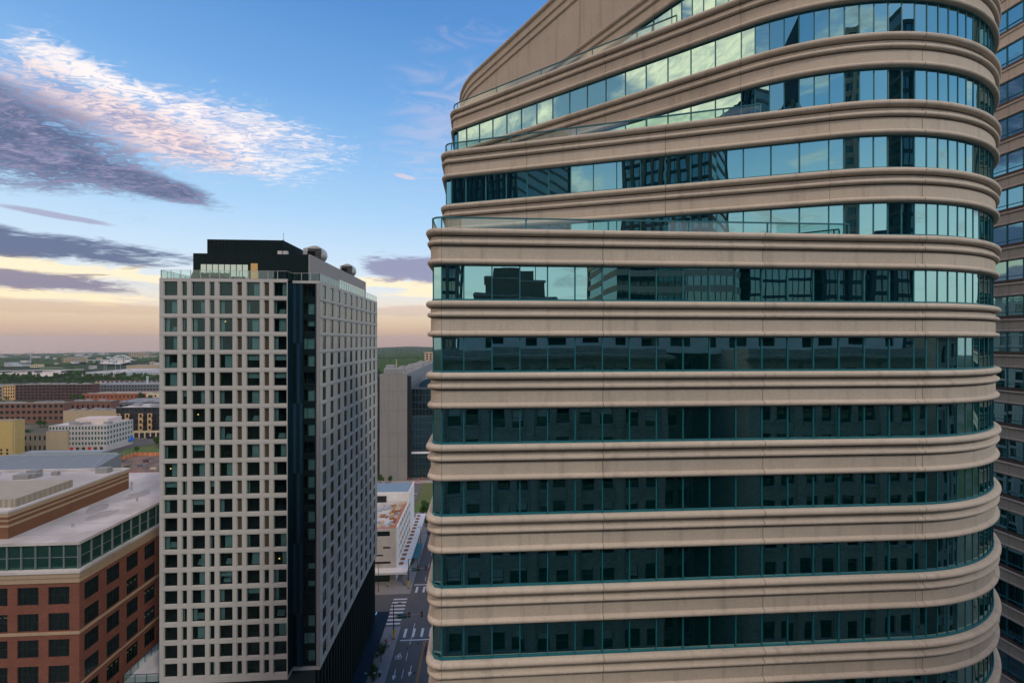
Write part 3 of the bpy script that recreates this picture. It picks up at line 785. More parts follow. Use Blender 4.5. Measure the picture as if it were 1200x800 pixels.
# stone courses
b = MB()
for z0, z1, o in ((-37.1, -36.3, .12), (-36.3, -35.55, .25), (-45.05, -44.6, .10), (-61.0, -60.6, .10), (-53.0, -52.7, .08)):
    b.box(BXL - .1, BYF - o, z0, BXR + o, BYF - .003, z1); b.box(BXR + .003, BYF - .003, z0, BXR + o, BYE, z1)
b.box(BXL, BYF, -37.1, BXR, BYE, -35.6, 0, 'u')
part('stone_course', b, M['beige_stone'], brk)
b = MB(); b.box(BXL, BYF - .42, -35.55, BXR + .42, BYF + .5, -35.15); b.box(BXR - .5, BYF + .5, -35.55, BXR + .42, BYE, -35.15); part('white_ledge', b, M['white_roof'], brk)
# glass top floor with vertical fins
g, f = MB(), MB()
zA, zB_ = -35.15, -31.35; set_ = .35
n = int((BXR - set_ - BXL) / 2.05)
for i in range(n):
    x1 = BXR - set_ - i * 2.05; x0 = x1 - 2.05
    t = rn2.gauss(0, .006)
    g.poly([(x0, BYF + set_ + t, zA), (x1, BYF + set_ - t, zA), (x1, BYF + set_, zB_), (x0, BYF + set_, zB_)]); f.box(x1 - .10, BYF + set_ - .22, zA, x1 + .02, BYF + set_ - .01, zB_)
    f.box(x0 + .02, BYF + set_ - .06, zA + 1.75, x1 - .1, BYF + set_ - .012, zA + 1.83)
n = int((BYE - BYF - set_) / 2.05)
for i in range(n):
    y0 = BYF + set_ + i * 2.05; y1 = y0 + 2.05; t = rn2.gauss(0, .006)
    g.poly([(BXR - set_ - t, y0, zA), (BXR - set_ + t, y1, zA), (BXR - set_, y1, zB_), (BXR - set_, y0, zB_)]); f.box(BXR - set_ + .01, y0 - .02, zA, BXR - set_ + .24, y0 + .10, zB_)
    f.box(BXR - set_ + .012, y0 + .1, zA + 1.75, BXR - set_ + .06, y1 - .02, zA + 1.83)
gs = part('top_window_strip', g, M['green_glass'], brk); part('fin', f, flat('fin_grey', (0.16, 0.19, 0.19)), gs)
b = MB(); b.box(BXL, BYF - .05, zB_, BXR + .05, BYE, -30.9); part('roof', b, M['white_roof'], brk)
# upper block with striped brick, louvred screen and its own roof
UXR, UYF, UYE = -73.9, 75.8, 100.0
b = MB(); b.box(BXL, UYF, -30.9, UXR, UYE, -26.9, 0, 't'); blk = part('upper_block', b, M['brown_brick'], brk)
b = MB()
for z0, z1, o in ((-29.1, -28.75, .04), (-28.2, -27.95, .04), (-27.5, -26.9, .07)):
    b.box(BXL, UYF - o, z0, UXR + o, UYF - .003, z1); b.box(UXR + .003, UYF - .003, z0, UXR + o, UYE + o, z1)
part('stone_stripe', b, M['beige_stone'], blk)
b = MB(); b.box(BXL, UYF - .15, -26.9, UXR + .15, UYF + .25, -26.55); b.box(UXR - .25, UYF + .25, -26.9, UXR + .15, UYE + .15, -26.55); b.box(BXL, UYE - .25, -26.9, UXR - .25, UYE + .15, -26.55); part('parapet_cap', b, M['white_roof'], blk)
b = MB(); b.poly([(BXL, UYF, -26.95), (UXR, UYF, -26.95), (UXR, UYE, -26.95), (BXL, UYE, -26.95)]); part('upper_roof', b, M['white_roof'], blk)
b = MB(); SX1, SY0, SY1, SZ = -75.6, 78.6, 89.0, -25.6
b.box(BXL + 3, SY0, -26.94, SX1, SY1, SZ, 0)
for i in range(60): x = SX1 - .3 - i * .9; b.box(x - .35, SY0 - .08, -26.9, x, SY0 - .003, SZ - .05, 1)
for i in range(11): y = SY0 + .3 + i * .92; b.box(SX1 + .003, y, -26.9, SX1 + .08, y + .3, SZ - .05, 1)
part('louver_screen', b, [flat('screen_beige', (.34, .31, .25)), flat('screen_shade', (.27, .25, .2))], brk)
rq = random.Random(11)
for k in range(9):
    b = MB()
    x, y = rq.uniform(-100, -77), rq.uniform(90.5, 98.5); w, h = rq.uniform(.5, 1.5), rq.uniform(.5, 1.3); b.box(x - w, y - w * .6, -26.94, x + w, y + w * .6, -26.94 + h)
    part('roof_box', b, M['grey_metal'], brk)
b = MB()
for (x, y, h) in ((-68.0, 80, .5), (-66.5, 92, .6), (-72.6, 99, 1.5), (-69.5, 104, .5), (-64.0, 104.5, .4)):
    b.tube((x, y, -30.9), (x, y, -30.9 + h), .14, n=8); b.tube((x, y, -30.9 + h), (x, y, -30.86 + h + .12), .24, n=8)
part('vent_pipe', b, M['steel'], brk)
b = MB()
for k in range(8): y = 77 + k * 4.3; b.box(UXR + .3, y, -30.898, BXR - .6, y + .10, -30.88)
for k in range(12): y = UYF + 1.5 + k * 1.9; b.box(-95, SY1 + 1 + k * .85, -26.945, UXR - .4, SY1 + 1.07 + k * .85, -26.93)
part('roof_seam', b, flat('seam_grey', (.36, .345, .335)), brk)
rq = random.Random(17)
for k, (x, y) in enumerate(((-67.5, 85.5), (-69.2, 96), (-65.5, 101), (-71, 88.5))):
    b = MB(); n = 12; b.poly([(x + (1.5 + rq.uniform(-.5, .7)) * math.cos(a * 6.283 / n), y + (2.4 + rq.uniform(-.9, .9)) * math.sin(a * 6.283 / n), -30.893) for a in range(n)]); part('roof_stain', b, flat('roof_stain', (.33, .31, .30), var=.3, scale=.8), brk)

# =================================================================== BUILDINGS ACROSS THE STREET (seen mirrored in the ribbon windows)
stone = thing('stone_office', 'pale stone office building with paired windows and a cornice, mirrored in lower ribbon windows', 'office building', (20, -12, GZ))
SF = -2.2
us = [0]; rnb = random.Random(31)
def stone_face(x0, x1, y, ztop, bay=5.2):
    L = x1 - x0; n = max(1, int(L / bay)); m0 = (L - n * bay) / 2; xs = [0.0]
    for k in range(n):
        a = m0 + k * bay + .75; xs += [a, a + 1.45, a + 2.25, a + 3.7]
    xs.append(L); zs = [GZ]
    z = ztop - 2.4; Z = []
    for r in range(19):
        h = 2.7 if r == 0 else 2.15
        if z - h < GZ + 1: break
        Z.append((z - h, z)); z -= 3.75 if r else 4.4
    for a, c in sorted(Z): zs += [a, c]
    zs.append(ztop)
    b = MB(); cl = grid_wall(b, (x1, y), (-1, 0), xs, zs, lambda i, j: i % 2 == 1 and j % 2 == 1, .35, .0)
    for k in range(n + 1): b.box(x0 + m0 + k * bay - .45 if k else x0, y - .01, GZ + 1, x0 + m0 + k * bay + .45 if k < n else x1, y + .28, ztop - 1.55)
    # sills
    for c in cl:
        xx = x1 - c[0]; b.box(xx - c[2] - .15, y - .0, c[1] - .28, xx + .15, y + .22, c[1] - .03)
    return b, cl
def stone_block(x0, x1, y, yb, ztop, windows=True):
    b, cl = stone_face(x0, x1, y, ztop)
    b.poly([(x0, y, GZ), (x0, yb, GZ), (x0, yb, ztop), (x0, y, ztop)]); b.poly([(x1, y, GZ), (x1, yb, GZ), (x1, yb, ztop), (x1, y, ztop)])
    b.poly([(x0, yb, GZ), (x1, yb, GZ), (x1, yb, ztop), (x0, yb, ztop)]); b.poly([(x0, y, ztop - .6), (x1, y, ztop - .6), (x1, yb, ztop - .6), (x0, yb, ztop - .6)])
    cl.sort(key=lambda c: -c[1])
    part('wall', b, M['stone'], stone)
    ws, r = put_windows(stone, (x1, y), (-1, 0), cl, .25, 'dark_glass', 'apt_frame', 0, 1, .07, used=us)
    for (o, w, h, i, j) in ws:
        if rnb.random() < .5:
            q = rnb.choice([.3, .5, .62, .8]); bl = MB(); bl.poly([(.08, .012, h * q), (w - .08, .012, h * q), (w - .08, .012, h - .08), (.08, .012, h - .08)]); link('blind', bl.mesh('blind', [M['curtain']]), o)
    b = MB(); b.box(x0 - .5, y - .3, ztop - 1.5, x1 + .5, y + .45, ztop - 1.1); b.box(x0 - .8, y - .3, ztop - 1.1, x1 + .8, y + 1.3, ztop - .75); b.box(x0 - .2, y - .3, ztop - .75, x1 + .2, y + .15, ztop)
    b.box(x0 - .3, y, ztop - 12.6, x1 + .3, y + .5, ztop - 12.1)
    part('cornice', b, M['stone'], stone)
    return r
rest = stone_block(-5.0, 21.5, SF, -24, -0.95)
rest += stone_block(32.0, 60.0, SF, -24, -0.95)
rest += stone_block(21.5, 32.0, -17.0, -23.9, -0.95)
rest += stone_block(74.0, 120.0, SF - 1, -24, 1.5)
merge_rest(stone, rest, [M['dark_glass'], M['apt_frame']])
# set-back top storey, pale render with dark openings, right above the parapet
b = MB(); xs = [0.0]
for k in range(14): xs += [1.0 + k * 4.1, 1.0 + k * 4.1 + (2.3 if k % 3 else 1.3)]
xs.append(60.0)
cl = grid_wall(b, (57.0, -8.5), (-1, 0), xs, [-1.55, -0.7, 1.25, 2.5], lambda i, j: i % 2 == 1 and j == 1, .3)
b.poly([(-3, -8.5, -1.55), (-3, -20, -1.55), (-3, -20, 2.5), (-3, -8.5, 2.5)]); b.poly([(-3, -8.5, 2.5), (57, -8.5, 2.5), (57, -20, 2.5), (-3, -20, 2.5)])
part('top_storey', b, flat('white_render', (.62, .63, .62)), stone)
for (x, z, w, h, i, j) in cl: link('top_window', win_mesh(w, h, 'dark_glass', 'apt_frame', 0, 0, .07), stone, (57 - x - 20, -8.5 - .25 + 12, z - GZ), math.pi)

def slab_tower(name, label, x0, x1, y0, y1, ztop, band, glass, floor=3.9, bandh=1.5, piers=0, pier_mat=None, crown=None):
    """A tower of glass floors with spandrel bands (and optional piers); each floor's ribbon is a window part."""
    t = thing(name, label, 'office tower', ((x0 + x1) / 2, (y0 + y1) / 2, GZ)); L = root_loc(t)
    me = MB(); me.box(x0, y0, 0, x1, y1, floor - bandh, 0, 'tu'); me = me.mesh('window_strip', [M[glass]], (L.x, L.y, 0))
    m2 = MB(); m2.box(x0 - .15, y0 - .15, 0, x1 + .15, y1 + .15, bandh, 0); m2 = m2.mesh('spandrel_band', [M[band]], (L.x, L.y, 0))
    m3 = MB(); n = int((x1 - x0) / 1.6)
    for i in range(n + 1): x = x0 + (x1 - x0) * i / n; m3.box(x - .06, y1 + .003, 0, x + .06, y1 + .12, floor - bandh); m3.box(x - .06, y0 - .12, 0, x + .06, y0 - .003, floor - bandh)
    m3 = m3.mesh('window_frame', [M['apt_frame']], (L.x, L.y, 0))
    k = 0; z = GZ
    while z + floor <= ztop:
        w = link('window_strip', me, t, (0, 0, z - GZ)); link('window_frame', m3, w); link('spandrel_band', m2, t, (0, 0, z + floor - bandh - GZ)); z += floor
    if piers:
        b = MB()
        for i in range(piers + 1):
            x = x0 + (x1 - x0) * i / piers; b.box(x - .5, y1 + .16, GZ, x + .5, y1 + .6, z); b.box(x - .5, y0 - .6, GZ, x + .5, y0 - .16, z)
        part('pier', b, M[pier_mat or band], t)
    if crown:
        b = MB(); cx, cy = (x0 + x1) / 2, (y0 + y1) / 2; h = crown
        a = [(x0, y0), (x1, y0), (x1, y1), (x0, y1)]
        for q in range(4): b.poly([(*a[q], z), (*a[(q + 1) % 4], z), (cx, cy, z + h)])
        part('spire_roof', b, M[band], t)
    return t
flat('tan_concrete', (.40, .33, .25)); flat('dark_blue_metal', (.02, .035, .055)); flat('grey_granite', (.22, .23, .23)); flat('brown_stone', (.15, .12, .09))
M['mirror_dark'] = glass_opaque('dark_blue_glass', (.45, .65, .75), 0.16, (.004, .012, .022))
M['mirror_mid'] = glass_opaque('blue_grey_glass', (.5, .7, .75), 0.3, (.01, .02, .025))
slab_tower('banded_tower', 'wide office tower with pale bands, mirrored in the fifth ribbon window', 34, 66, -92, -62, 22, 'tan_concrete', 'mirror_mid', 3.9, 1.5)
slab_tower('glass_tower', 'dark blue glass tower mirrored right of the pale banded tower', 67.5, 84, -88, -60, 24, 'dark_blue_metal', 'mirror_mid', 4.0, .7)
slab_tower('dark_tower', 'very tall dark blue tower mirrored beside the rounded corner', 87, 112, -78, -60, 80, 'dark_blue_metal', 'mirror_dark', 4.0, 1.0, 4, 'dark_blue_metal')
slab_tower('tan_tower', 'tall tan concrete tower with dark square windows mirrored in the rounded corner', 44, 66, -136, -110, 96, 'tan_concrete', 'dark_glass', 3.8, 1.6, 7, 'tan_concrete')
slab_tower('ribbed_tower', 'tall grey ribbed tower mirrored in the third ribbon window', -35, -8, -108, -84, 70, 'dark_blue_metal', 'mirror_mid', 3.9, 1.0, 9, 'brown_stone', crown=34)
slab_tower('teal_tower', 'broad dark teal tower mirrored at the left end of the third ribbon window', -101, -67, -104, -70, 84, 'dark_blue_metal', 'mirror_dark', 3.9, .9, 12, 'dark_blue_metal')
step = thing('stepped_office', 'stepped brown stone office block with small windows mirrored in the fifth ribbon window', 'office building', (6, -36, GZ))
b = MB(); b.box(-1.8, -42, GZ, 13.2, -30, 8.2); b.box(0.2, -41, 8.2, 11.0, -30.8, 11.2); b.box(2.4, -40, 11.2, 9.2, -32, 13.0); part('wall', b, M['brown_stone'], step)
for k in range(6):
    for z in (5.2, 1.8): link('window', win_mesh(1.1, 1.7, 'dark_glass', 'apt_frame', 0, 0, .06), step, (12.2 - k * 2.35 - 6, -29.9 + 36, z - GZ), math.pi)
b = MB(); b.box(-2.0, -42.2, 7.7, 13.4, -29.85, 8.0); b.box(0, -41.2, 10.8, 11.2, -30.6, 11.1); part('cornice', b, M['stone'], step)
b = MB()
for x in (1.5, 4.5, 10): b.tube((x, -36, 11), (x, -36, 16.5), .08, n=6)
part('antenna', b, M['black_metal'], step)

# =================================================================== WHITE FIVE-STOREY BUILDING by the street, and the blocks behind it
wb = thing('white_office', 'white five storey office with a cluttered white roof and canopy at the street corner', 'office building', (-45, 172, GZ))
WX0, WX1, WY0, WY1, WZ = -74.0, -28.8, 153.0, 179.5, -62.3
b = MB()
cells = grid_wall(b, (WX0, WY0), (1, 0), [0, 6, 17, 19, 27, 30.5, 36.5, 38.0, 41.0, 43.4, 45.2], [GZ, GZ + 4.2, GZ + 6.1, GZ + 6.9, GZ + 8.6, GZ + 9.2, GZ + 11.1, GZ + 11.75, GZ + 13.6, GZ + 14.2, WZ],
    lambda i, j: (i, j) in ((5, 8), (1, 8), (3, 8), (8, 6), (5, 4), (7, 4), (1, 4), (3, 6), (6, 2), (7, 2), (8, 2), (1, 2), (3, 2)), .3)
pw = part('front_wall', b, flat('warm_grey_panel', (.46, .43, .40)), wb)
put_windows(wb, (WX0, WY0), (1, 0), [(x, z + .5, w, .75, i, j) for x, z, w, h, i, j in cells], .12, 'far_glass', 'apt_frame', 2, 0, .06)
b = MB(); b.box(WX0 + 1, WY0 - .04, GZ + .3, WX1 - 2, WY0 - .004, GZ + 3.9); part('shop_window', b, M['far_glass'], wb)
# side wall: floors in white with dark and red strips between
b = MB(); b.poly([(WX1, WY0, GZ), (WX1, WY1, GZ), (WX1, WY1, WZ), (WX1, WY0, WZ)]); bw = MB(); bw.poly([(WX0, WY0, GZ), (WX0, WY1, GZ), (WX0, WY1, WZ), (WX0, WY0, WZ)])
bf = MB(); bf.box(WX1 + .003, WY0 - .1, GZ + 4.5, WX1 + .5, WY0 + 3.0, WZ + .6)
for k in range(5): z = GZ + 4.6 + k * 3.15; b.box(WX1 + .004, WY0 + 3.0, z, WX1 + .35, WY1, z + 1.0)
for k in range(7): y = WY0 + 6.0 + k * 3.6; b.box(WX1 + .003, y, GZ, WX1 + .3, y + .5, WZ)
part('side_wall', b, flat('white_panel', (.66, .65, .64)), wb); part('corner_fin', bf, M['white_panel'], wb); part('far_side_wall', bw, M['white_panel'], wb)
for k in range(4):
    for q in range(7):
        y = WY0 + 3.2 + q * 3.6 if q else WY0 + 3.1; z = GZ + 5.65 + k * 3.15; b = MB(); b.box(WX1 + .004, y + .1, z, WX1 + .06, y + 2.7, z + 2.05)
        part('window', b, M['far_glass'] if (k + q) % 3 else flat('rust_red', (.34, .09, .05)), wb)
b = MB(); b.poly([(WX0, WY0, WZ - .5), (WX1, WY0, WZ - .5), (WX1, WY1, WZ - .5), (WX0, WY1, WZ - .5)]); b.box(WX0, WY0 - .02, WZ - .5, WX1 + .02, WY0 + .3, WZ - .002); b.box(WX1 - .3, WY0 + .3, WZ - .5, WX1 + .02, WY1, WZ - .003)
part('roof', b, M['white_roof'], wb)
b = MB(); b.box(WX0, WY0 - .05, WZ - 2.3, WX1 - 2.0, WY0 - .006, WZ - .8); part('top_window_strip', b, M['far_glass'], wb)
b = MB(); b.box(WX0, WY0 + .4, WZ - .49, WX1 - .4, WY0 + 1.3, WZ + .12); b.box(WX1 - 1.3, WY0 + 1.3, WZ - .49, WX1 - .4, WY1 - 3, WZ + .12); part('planter_edge', b, flat('terracotta', (.42, .16, .09)), wb)
rq = random.Random(21); b = MB()
for k in range(34):
    x, y = WX1 - 1.7 - abs(rq.gauss(0, 3.2)), rq.uniform(WY0 + 2, WY1 - 2.5); w, h, d = rq.uniform(.3, 1.1), rq.uniform(.3, .9), rq.uniform(.3, 1.6); b.box(x - w, y - d, WZ - .49, x + w, y + d, WZ - .49 + h, k % 3)
part('roof_clutter', b, [flat('rust_brown', (.26, .12, .05)), M['steel'], flat('tan_crate', (.45, .33, .2))], wb)
b = MB(); b.box(WX0, 180.0, GZ, WX1, 193, -59.5); b.box(WX0, 180.0, -59.5, WX1 + .02, 180.4, -59.1); b.box(WX1 - .4, 180.4, -59.5, WX1 + .02, 193, -59.1); part('rear_block', b, M['white_panel'], wb)
b = MB(); b.poly([(WX0, 180.4, -59.45), (WX1 - .4, 180.4, -59.45), (WX1 - .4, 193, -59.45), (WX0, 193, -59.45)]); part('rear_roof', b, flat('blue_grey_roof', (.17, .25, .31)), wb)
b = MB(); b.box(-41.5, 179.6, WZ - .45, -37.5, 179.98, WZ + 1.9); part('roof_door', b, M['black_metal'], wb)
b = MB(); b.box(WX0, WY0 - 3.2, -75.9, WX1 - .01, WY0 - .06, -75.2); b.box(WX1 - .01, WY0 - 3.2, -75.9, WX1 + 4.0, 200, -75.2); part('canopy', b, M['white_panel'], wb)
for k in range(12):
    y = WY0 - 2.6 + k * 4.6; b = MB(); b.box(WX1 + 3.2, y, GZ, WX1 + 3.6, y + .4, -75.905); part('canopy_post', b, M['steel'], wb)
b = MB()
for k in range(14): b.box(WX1 + .6, WY0 + 2 + k * 3.2, -75.19, WX1 + 2.0, WY0 + 3.3 + k * 3.2, -74.9)
part('canopy_planter', b, M['rust_brown'], wb)

gb = thing('concrete_block', 'blank grey concrete high rise wall with rooftop machinery between the two towers', 'building', (-51, 330, GZ))
b = MB(); b.box(-58.9, 264, GZ, -43.6, 420, -19.2)
part('wall', b, surf('board_concrete', (.215, .205, .19), .9, .12, .12, .12, fine=.06), gb)
b = MB()
for z in (-66, -53, -40, -29): b.box(-58.95, 263.93, z, -43.55, 263.99, z + .12)
for x in (-53.8, -48.7): b.box(x, 263.93, GZ, x + .1, 263.985, -19.2)
part('joint', b, flat('joint_dark', (.16, .15, .14)), gb)
b = MB(); b.box(-43.59, 266, GZ, -41.6, 268.5, -20.4); b.box(-60.2, 264.6, GZ, -58.91, 300, -20.4); part('dark_recess', b, M['black_metal'], gb)
b = MB(); b.box(-43.57, 270, -33, -43.3, 420, -19.1); part('metal_side', b, flat('slate_metal', (.16, .18, .20)), gb)
b = MB(); rq = random.Random(4); b.box(-57, 266, -19.2, -46.5, 272, -16.0); b.box(-57.6, 274, -19.2, -53, 280, -14.6)
for k in range(8): x = -56.5 + k * 1.4; b.box(x, 265.6, -19.1, x + 1.0, 265.98, -16.6)
for k in range(14): x, y = rq.uniform(-57, -45), rq.uniform(282, 400); b.box(x - 1.5, y - 2, -19.2, x + 1.5, y + 2, -19.2 + rq.uniform(1, 3.4))
part('roof_machinery', b, M['grey_metal'], gb)
b = MB(); b.tube((-51.5, 275, -19.2), (-51.5, 275, -11.0), .5, .3, 8); part('flue', b, M['beige_stone'], gb)
gg = thing('glass_block', 'dark glass office block with a low domed roof right of the blank concrete wall', 'office building', (-33, 300, GZ))
b = MB(); b.box(-41.5, 269, GZ, -25.5, 330, -28.5); part('glazing', b, glass_opaque('dark_teal_glass', (.4, .7, .72), .12, (.008, .02, .024)), gg)
b = MB()
for i in range(9): x = -41.5 + i * 2; b.box(x - .08, 268.85, GZ, x + .08, 268.99, -28.5)
for k in range(13): z = GZ + k * 4; b.box(-41.6, 268.8, z, -25.4, 268.98, z + .22)
b.box(-41.7, 268.6, -28.5, -25.3, 330.2, -27.9)
part('mullion_grid', b, flat('mullion_slate', (.05, .07, .08)), gg)
b = MB(); b.box(-41.7, 268.7, GZ + 14, -25.3, 268.79, GZ + 15.2); part('white_line', b, M['white_panel'], gg)
b = MB(); n = 10
for i in range(n):
    a0, a1 = math.pi * i / n, math.pi * (i + 1) / n
    P = lambda a, y: (-30 - 8.5 * math.cos(a), y, -27.9 + 5.5 * math.sin(a))
    b.poly([P(a0, 276), P(a1, 276), P(a1, 325), P(a0, 325)], 0, True); b.poly([P(a0, 276), P(a1, 276), (-30, 276, -27.9)], 1)
part('domed_roof', b, [M['grey_metal'], M['navy_light']], gg)
tp = thing('tan_apartment_tower', 'slim tan apartment tower far off beside the beige tower edge', 'apartment tower', (-62, 640, GZ))
x0 = at_y(497.5, 640); b = MB(); b.box(x0, 640, GZ, x0 + 24, 662, z_at(413, x0, 640)); part('wall', b, flat('tan_wall', (.42, .30, .21)), tp)
for k in range(12):
    for q in range(2):
        b = MB(); z = z_at(413, x0, 640) - 3.2 - k * 3.4; b.box(x0 + 2.2 + q * 5, 639.9, z, x0 + 4.8 + q * 5, 639.99, z + 2.0); part('window', b, M['far_glass'], tp)

# =================================================================== GROUND, RIVER, STREETS
def terrain():
    v, f = [], []
    rings = [0, 60, 150, 300, 500, 750, 1000, 1250, 1600, 2000, 2500, 3100, 3900, 4900, 6100, 7600, 9200, 11000, 13000, 15000]
    na = 144
    for ri, r in enumerate(rings):
        for k in range(na):
            a = 2 * math.pi * k / na; hd = math.degrees(a) if a < math.pi else math.degrees(a) - 360
            z = zg(r) - 0.05
            if r > 5000:   # a low wooded ridge ahead, flatter country to the left
                z += max(0, 1 - abs(hd + 9) / 14.0) * 75 * min(1, (r - 5000) / 3500) * (1 - max(0, (r - 11000) / 4000) * .3)
                z += 14 * mnoise.noise((hd * .13, r * .0004, 3.3))
            v.append((r * math.sin(a), r * math.cos(a), z))
    for ri in range(len(rings) - 1):
        for k in range(na):
            k2 = (k + 1) % na
            f.append((ri * na + k, ri * na + k2, (ri + 1) * na + k2, (ri + 1) * na + k))
    me = bpy.data.meshes.new('ground'); me.from_pydata(v, [], f); me.update(); return me
def ground_mat():
    m, nt, out = newmat('city_ground')
    b = nd(nt, 'ShaderNodeBsdfPrincipled'); b.inputs['Roughness'].default_value = .95; b.inputs['Specular IOR Level'].default_value = .1
    p = posn(nt)
    n1 = noise(nt, p, .006, 5, .65); n2 = noise(nt, p, .03, 4, .7)
    c = mixc(nt, sstep(nt, n1, .44, .58), (.045, .075, .03), (.16, .14, .125))
    c = mixc(nt, sstep(nt, n2, .45, .62), c, (.11, .10, .095))
    g = nd(nt, 'ShaderNodeNewGeometry'); ln = nd(nt, 'ShaderNodeVectorMath', operation='LENGTH'); nt.links.new(g.outputs['Position'], ln.inputs[0])
    c = mixc(nt, sstep(nt, ln.outputs['Value'], 620, 1100), c, (.026, .048, .020))
    nt.links.new(c, b.inputs['Base Color']); nt.links.new(b.outputs[0], out.inputs[0]); return m
me = terrain(); me.materials.append(ground_mat()); go = link('ground', me); go['kind'] = 'structure'
def sheet(name, pts, mat, dz=0.05):
    b = MB(); b.poly([(x, y, z + dz) for x, y, z in pts]); return structure(name, b, mat)
def pxpoly(name, pts, mat, dz=0.5): return sheet(name, [gp(x, y) for x, y in pts], mat, dz)
pxpoly('river', [(-30, 441.0), (42, 441.4), (55, 441.8), (68, 440), (78, 437.6), (79, 434), (45, 435.6), (-30, 437.4)], M['water'], 1.0)
pxpoly('river_bend', [(117, 426.5), (140, 427.3), (154, 423.7), (154, 422.3), (118, 423.2)], M['water'], 1.2)
pxpoly('lawn', [(46, 432.8), (76, 432), (73, 430), (48, 430)], M['grass'], 1.0)
pxpoly('field', [(97, 443.5), (135, 443), (183, 441), (183, 438.6), (98, 441)], M['grass'], 1.0)
pxpoly('green_lawn', [(138, 534.5), (146, 527), (172, 521.5), (196, 519), (196, 533), (160, 533.5)], M['grass'], .06)
pxpoly('parking_road', [(150, 524), (157, 511), (200, 508), (200, 518.5), (172, 521)], M['asphalt'], .05)
pxpoly('dirt_lot', [(92, 560), (158, 533.8), (200, 533.2), (200, 562)], M['dirt'], .05)
def strip(name, x0, y0, x1, y1, z, mat, h=None):
    b = MB()
    if h: b.box(x0, y0, GZ - .3, x1, y1, z)
    else: b.poly([(x0, y0, z), (x1, y0, z), (x1, y1, z), (x0, y1, z)])
    return structure(name, b, mat)
RX0, RX1 = -23.1, -8.2
strip('road', RX0, -60, RX1, 1100, GZ + .02, M['asphalt'])
strip('cross_road', -300, 129, RX0, 145.5, GZ + .018, M['asphalt']); strip('cross_road', RX1, 129, 200, 145.5, GZ + .018, M['asphalt'])
strip('near_cross_road', -300, 3, RX0, 19.5, GZ + .018, M['asphalt']); strip('near_cross_road', RX1, 3, 200, 19.5, GZ + .018, M['asphalt'])
KH = GZ + .15
for (x0, y0, x1, y1) in ((-62, 24, RX0, 129), (-78, 145.5, RX0, 214), (RX1, 19.5, -2.5, 129), (RX1, 145.5, 0, 240)):
    b = MB(); b.box(x0, y0, GZ - .2, x1, y1, KH); structure('pavement', b, M['sidewalk'])
b = MB()
for (x, y0, y1) in ((RX0, 24, 129), (RX0, 145.5, 214), (RX1, 19.5, 129), (RX1, 145.5, 240)):
    b.box(x - .12, y0, GZ - .1, x + .12, y1, KH + .012)
structure('kerb', b, M['kerb'])
b = MB(); Z = GZ + .034
def rect(x0, y0, x1, y1, m=0): b.poly([(x0, y0, Z), (x1, y0, Z), (x1, y1, Z), (x0, y1, Z)], m)
for k in range(8): rect(-27.6, 130.2 + k * 1.75, -23.4, 130.85 + k * 1.75)
for k in range(6): rect(-21.6 + k * 2.3, 124.3, -20.9 + k * 2.3, 128.0); rect(-21.6 + k * 2.3, 146.2, -20.9 + k * 2.3, 149.6)
rect(RX0 + 1, 122.9, RX1 - .2, 123.3); rect(RX0 + .6, 150.6, -8.6, 151.1)
rect(-15.75, 30, -15.6, 122.6, 1); rect(-15.4, 30, -15.25, 122.6, 1); rect(-15.75, 152, -15.6, 400, 1)
for k in range(16): rect(-19.35, 36 + k * 6.1, -19.2, 39 + k * 6.1)
for k in range(20): rect(-19.35, 153 + k * 9.1, -19.2, 156 + k * 9.1)
def arrow(cx, cy):
    rect(cx - .09, cy - .2, cx + .09, cy + 2.0); b.poly([(cx - .5, cy - .2, Z), (cx, cy - 1.8, Z), (cx + .5, cy - .2, Z)])
arrow(-21.2, 110.5); arrow(-17.6, 111.5); arrow(-21.2, 60); arrow(-17.6, 60)
def ring(cx, cy, r, w, n=14):
    for i in range(n):
        a0, a1 = 2 * math.pi * i / n, 2 * math.pi * (i + 1) / n
        b.poly([(cx + r * math.cos(a0), cy + 1.7 * r * math.sin(a0), Z), (cx + r * math.cos(a1), cy + 1.7 * r * math.sin(a1), Z), (cx + (r - w) * math.cos(a1), cy + 1.7 * (r - w) * math.sin(a1), Z), (cx + (r - w) * math.cos(a0), cy + 1.7 * (r - w) * math.sin(a0), Z)])
ring(-21.7, 116.6, .42, .12); ring(-20.9, 116.6, .42, .12)       # bicycle mark: two wheels, frame strokes
for p, q in (((-21.7, 116.6), (-21.4, 118.0)), ((-20.9, 116.6), (-21.1, 118.2)), ((-21.4, 118.0), (-21.05, 118.0)), ((-21.4, 118), (-21.3, 116.8))):
    dx, dy = q[0] - p[0], q[1] - p[1]; l = math.hypot(dx, dy); nx, ny = -dy / l * .06, dx / l * .06
    b.poly([(p[0] - nx, p[1] - ny, Z + .004), (q[0] - nx, q[1] - ny, Z + .004), (q[0] + nx, q[1] + ny, Z + .004), (p[0] + nx, p[1] + ny, Z + .004)])
structure('road_markings', b, [M['paint'], M['paint_y']])
b = MB(); rq = random.Random(8)
for k in range(7):
    x, y, r = rq.uniform(-22, -10), rq.uniform(100, 124), rq.uniform(.3, .45); b.poly([(x + r * math.cos(t * .6283), y + r * math.sin(t * .6283), GZ + .026) for t in range(10)])
structure('road_manhole_covers', b, M['black_metal'])
b = MB(); b.box(-33.0, 204, GZ, -24.6, 258, GZ + .12); structure('grass_strip', b, M['grass'])
strip('car_park_ground', -62, 200, -33.2, 258, GZ + .03, M['asphalt'])
strip('far_plaza', -70, 258, 10, 263.5, GZ + .035, M['sidewalk'])

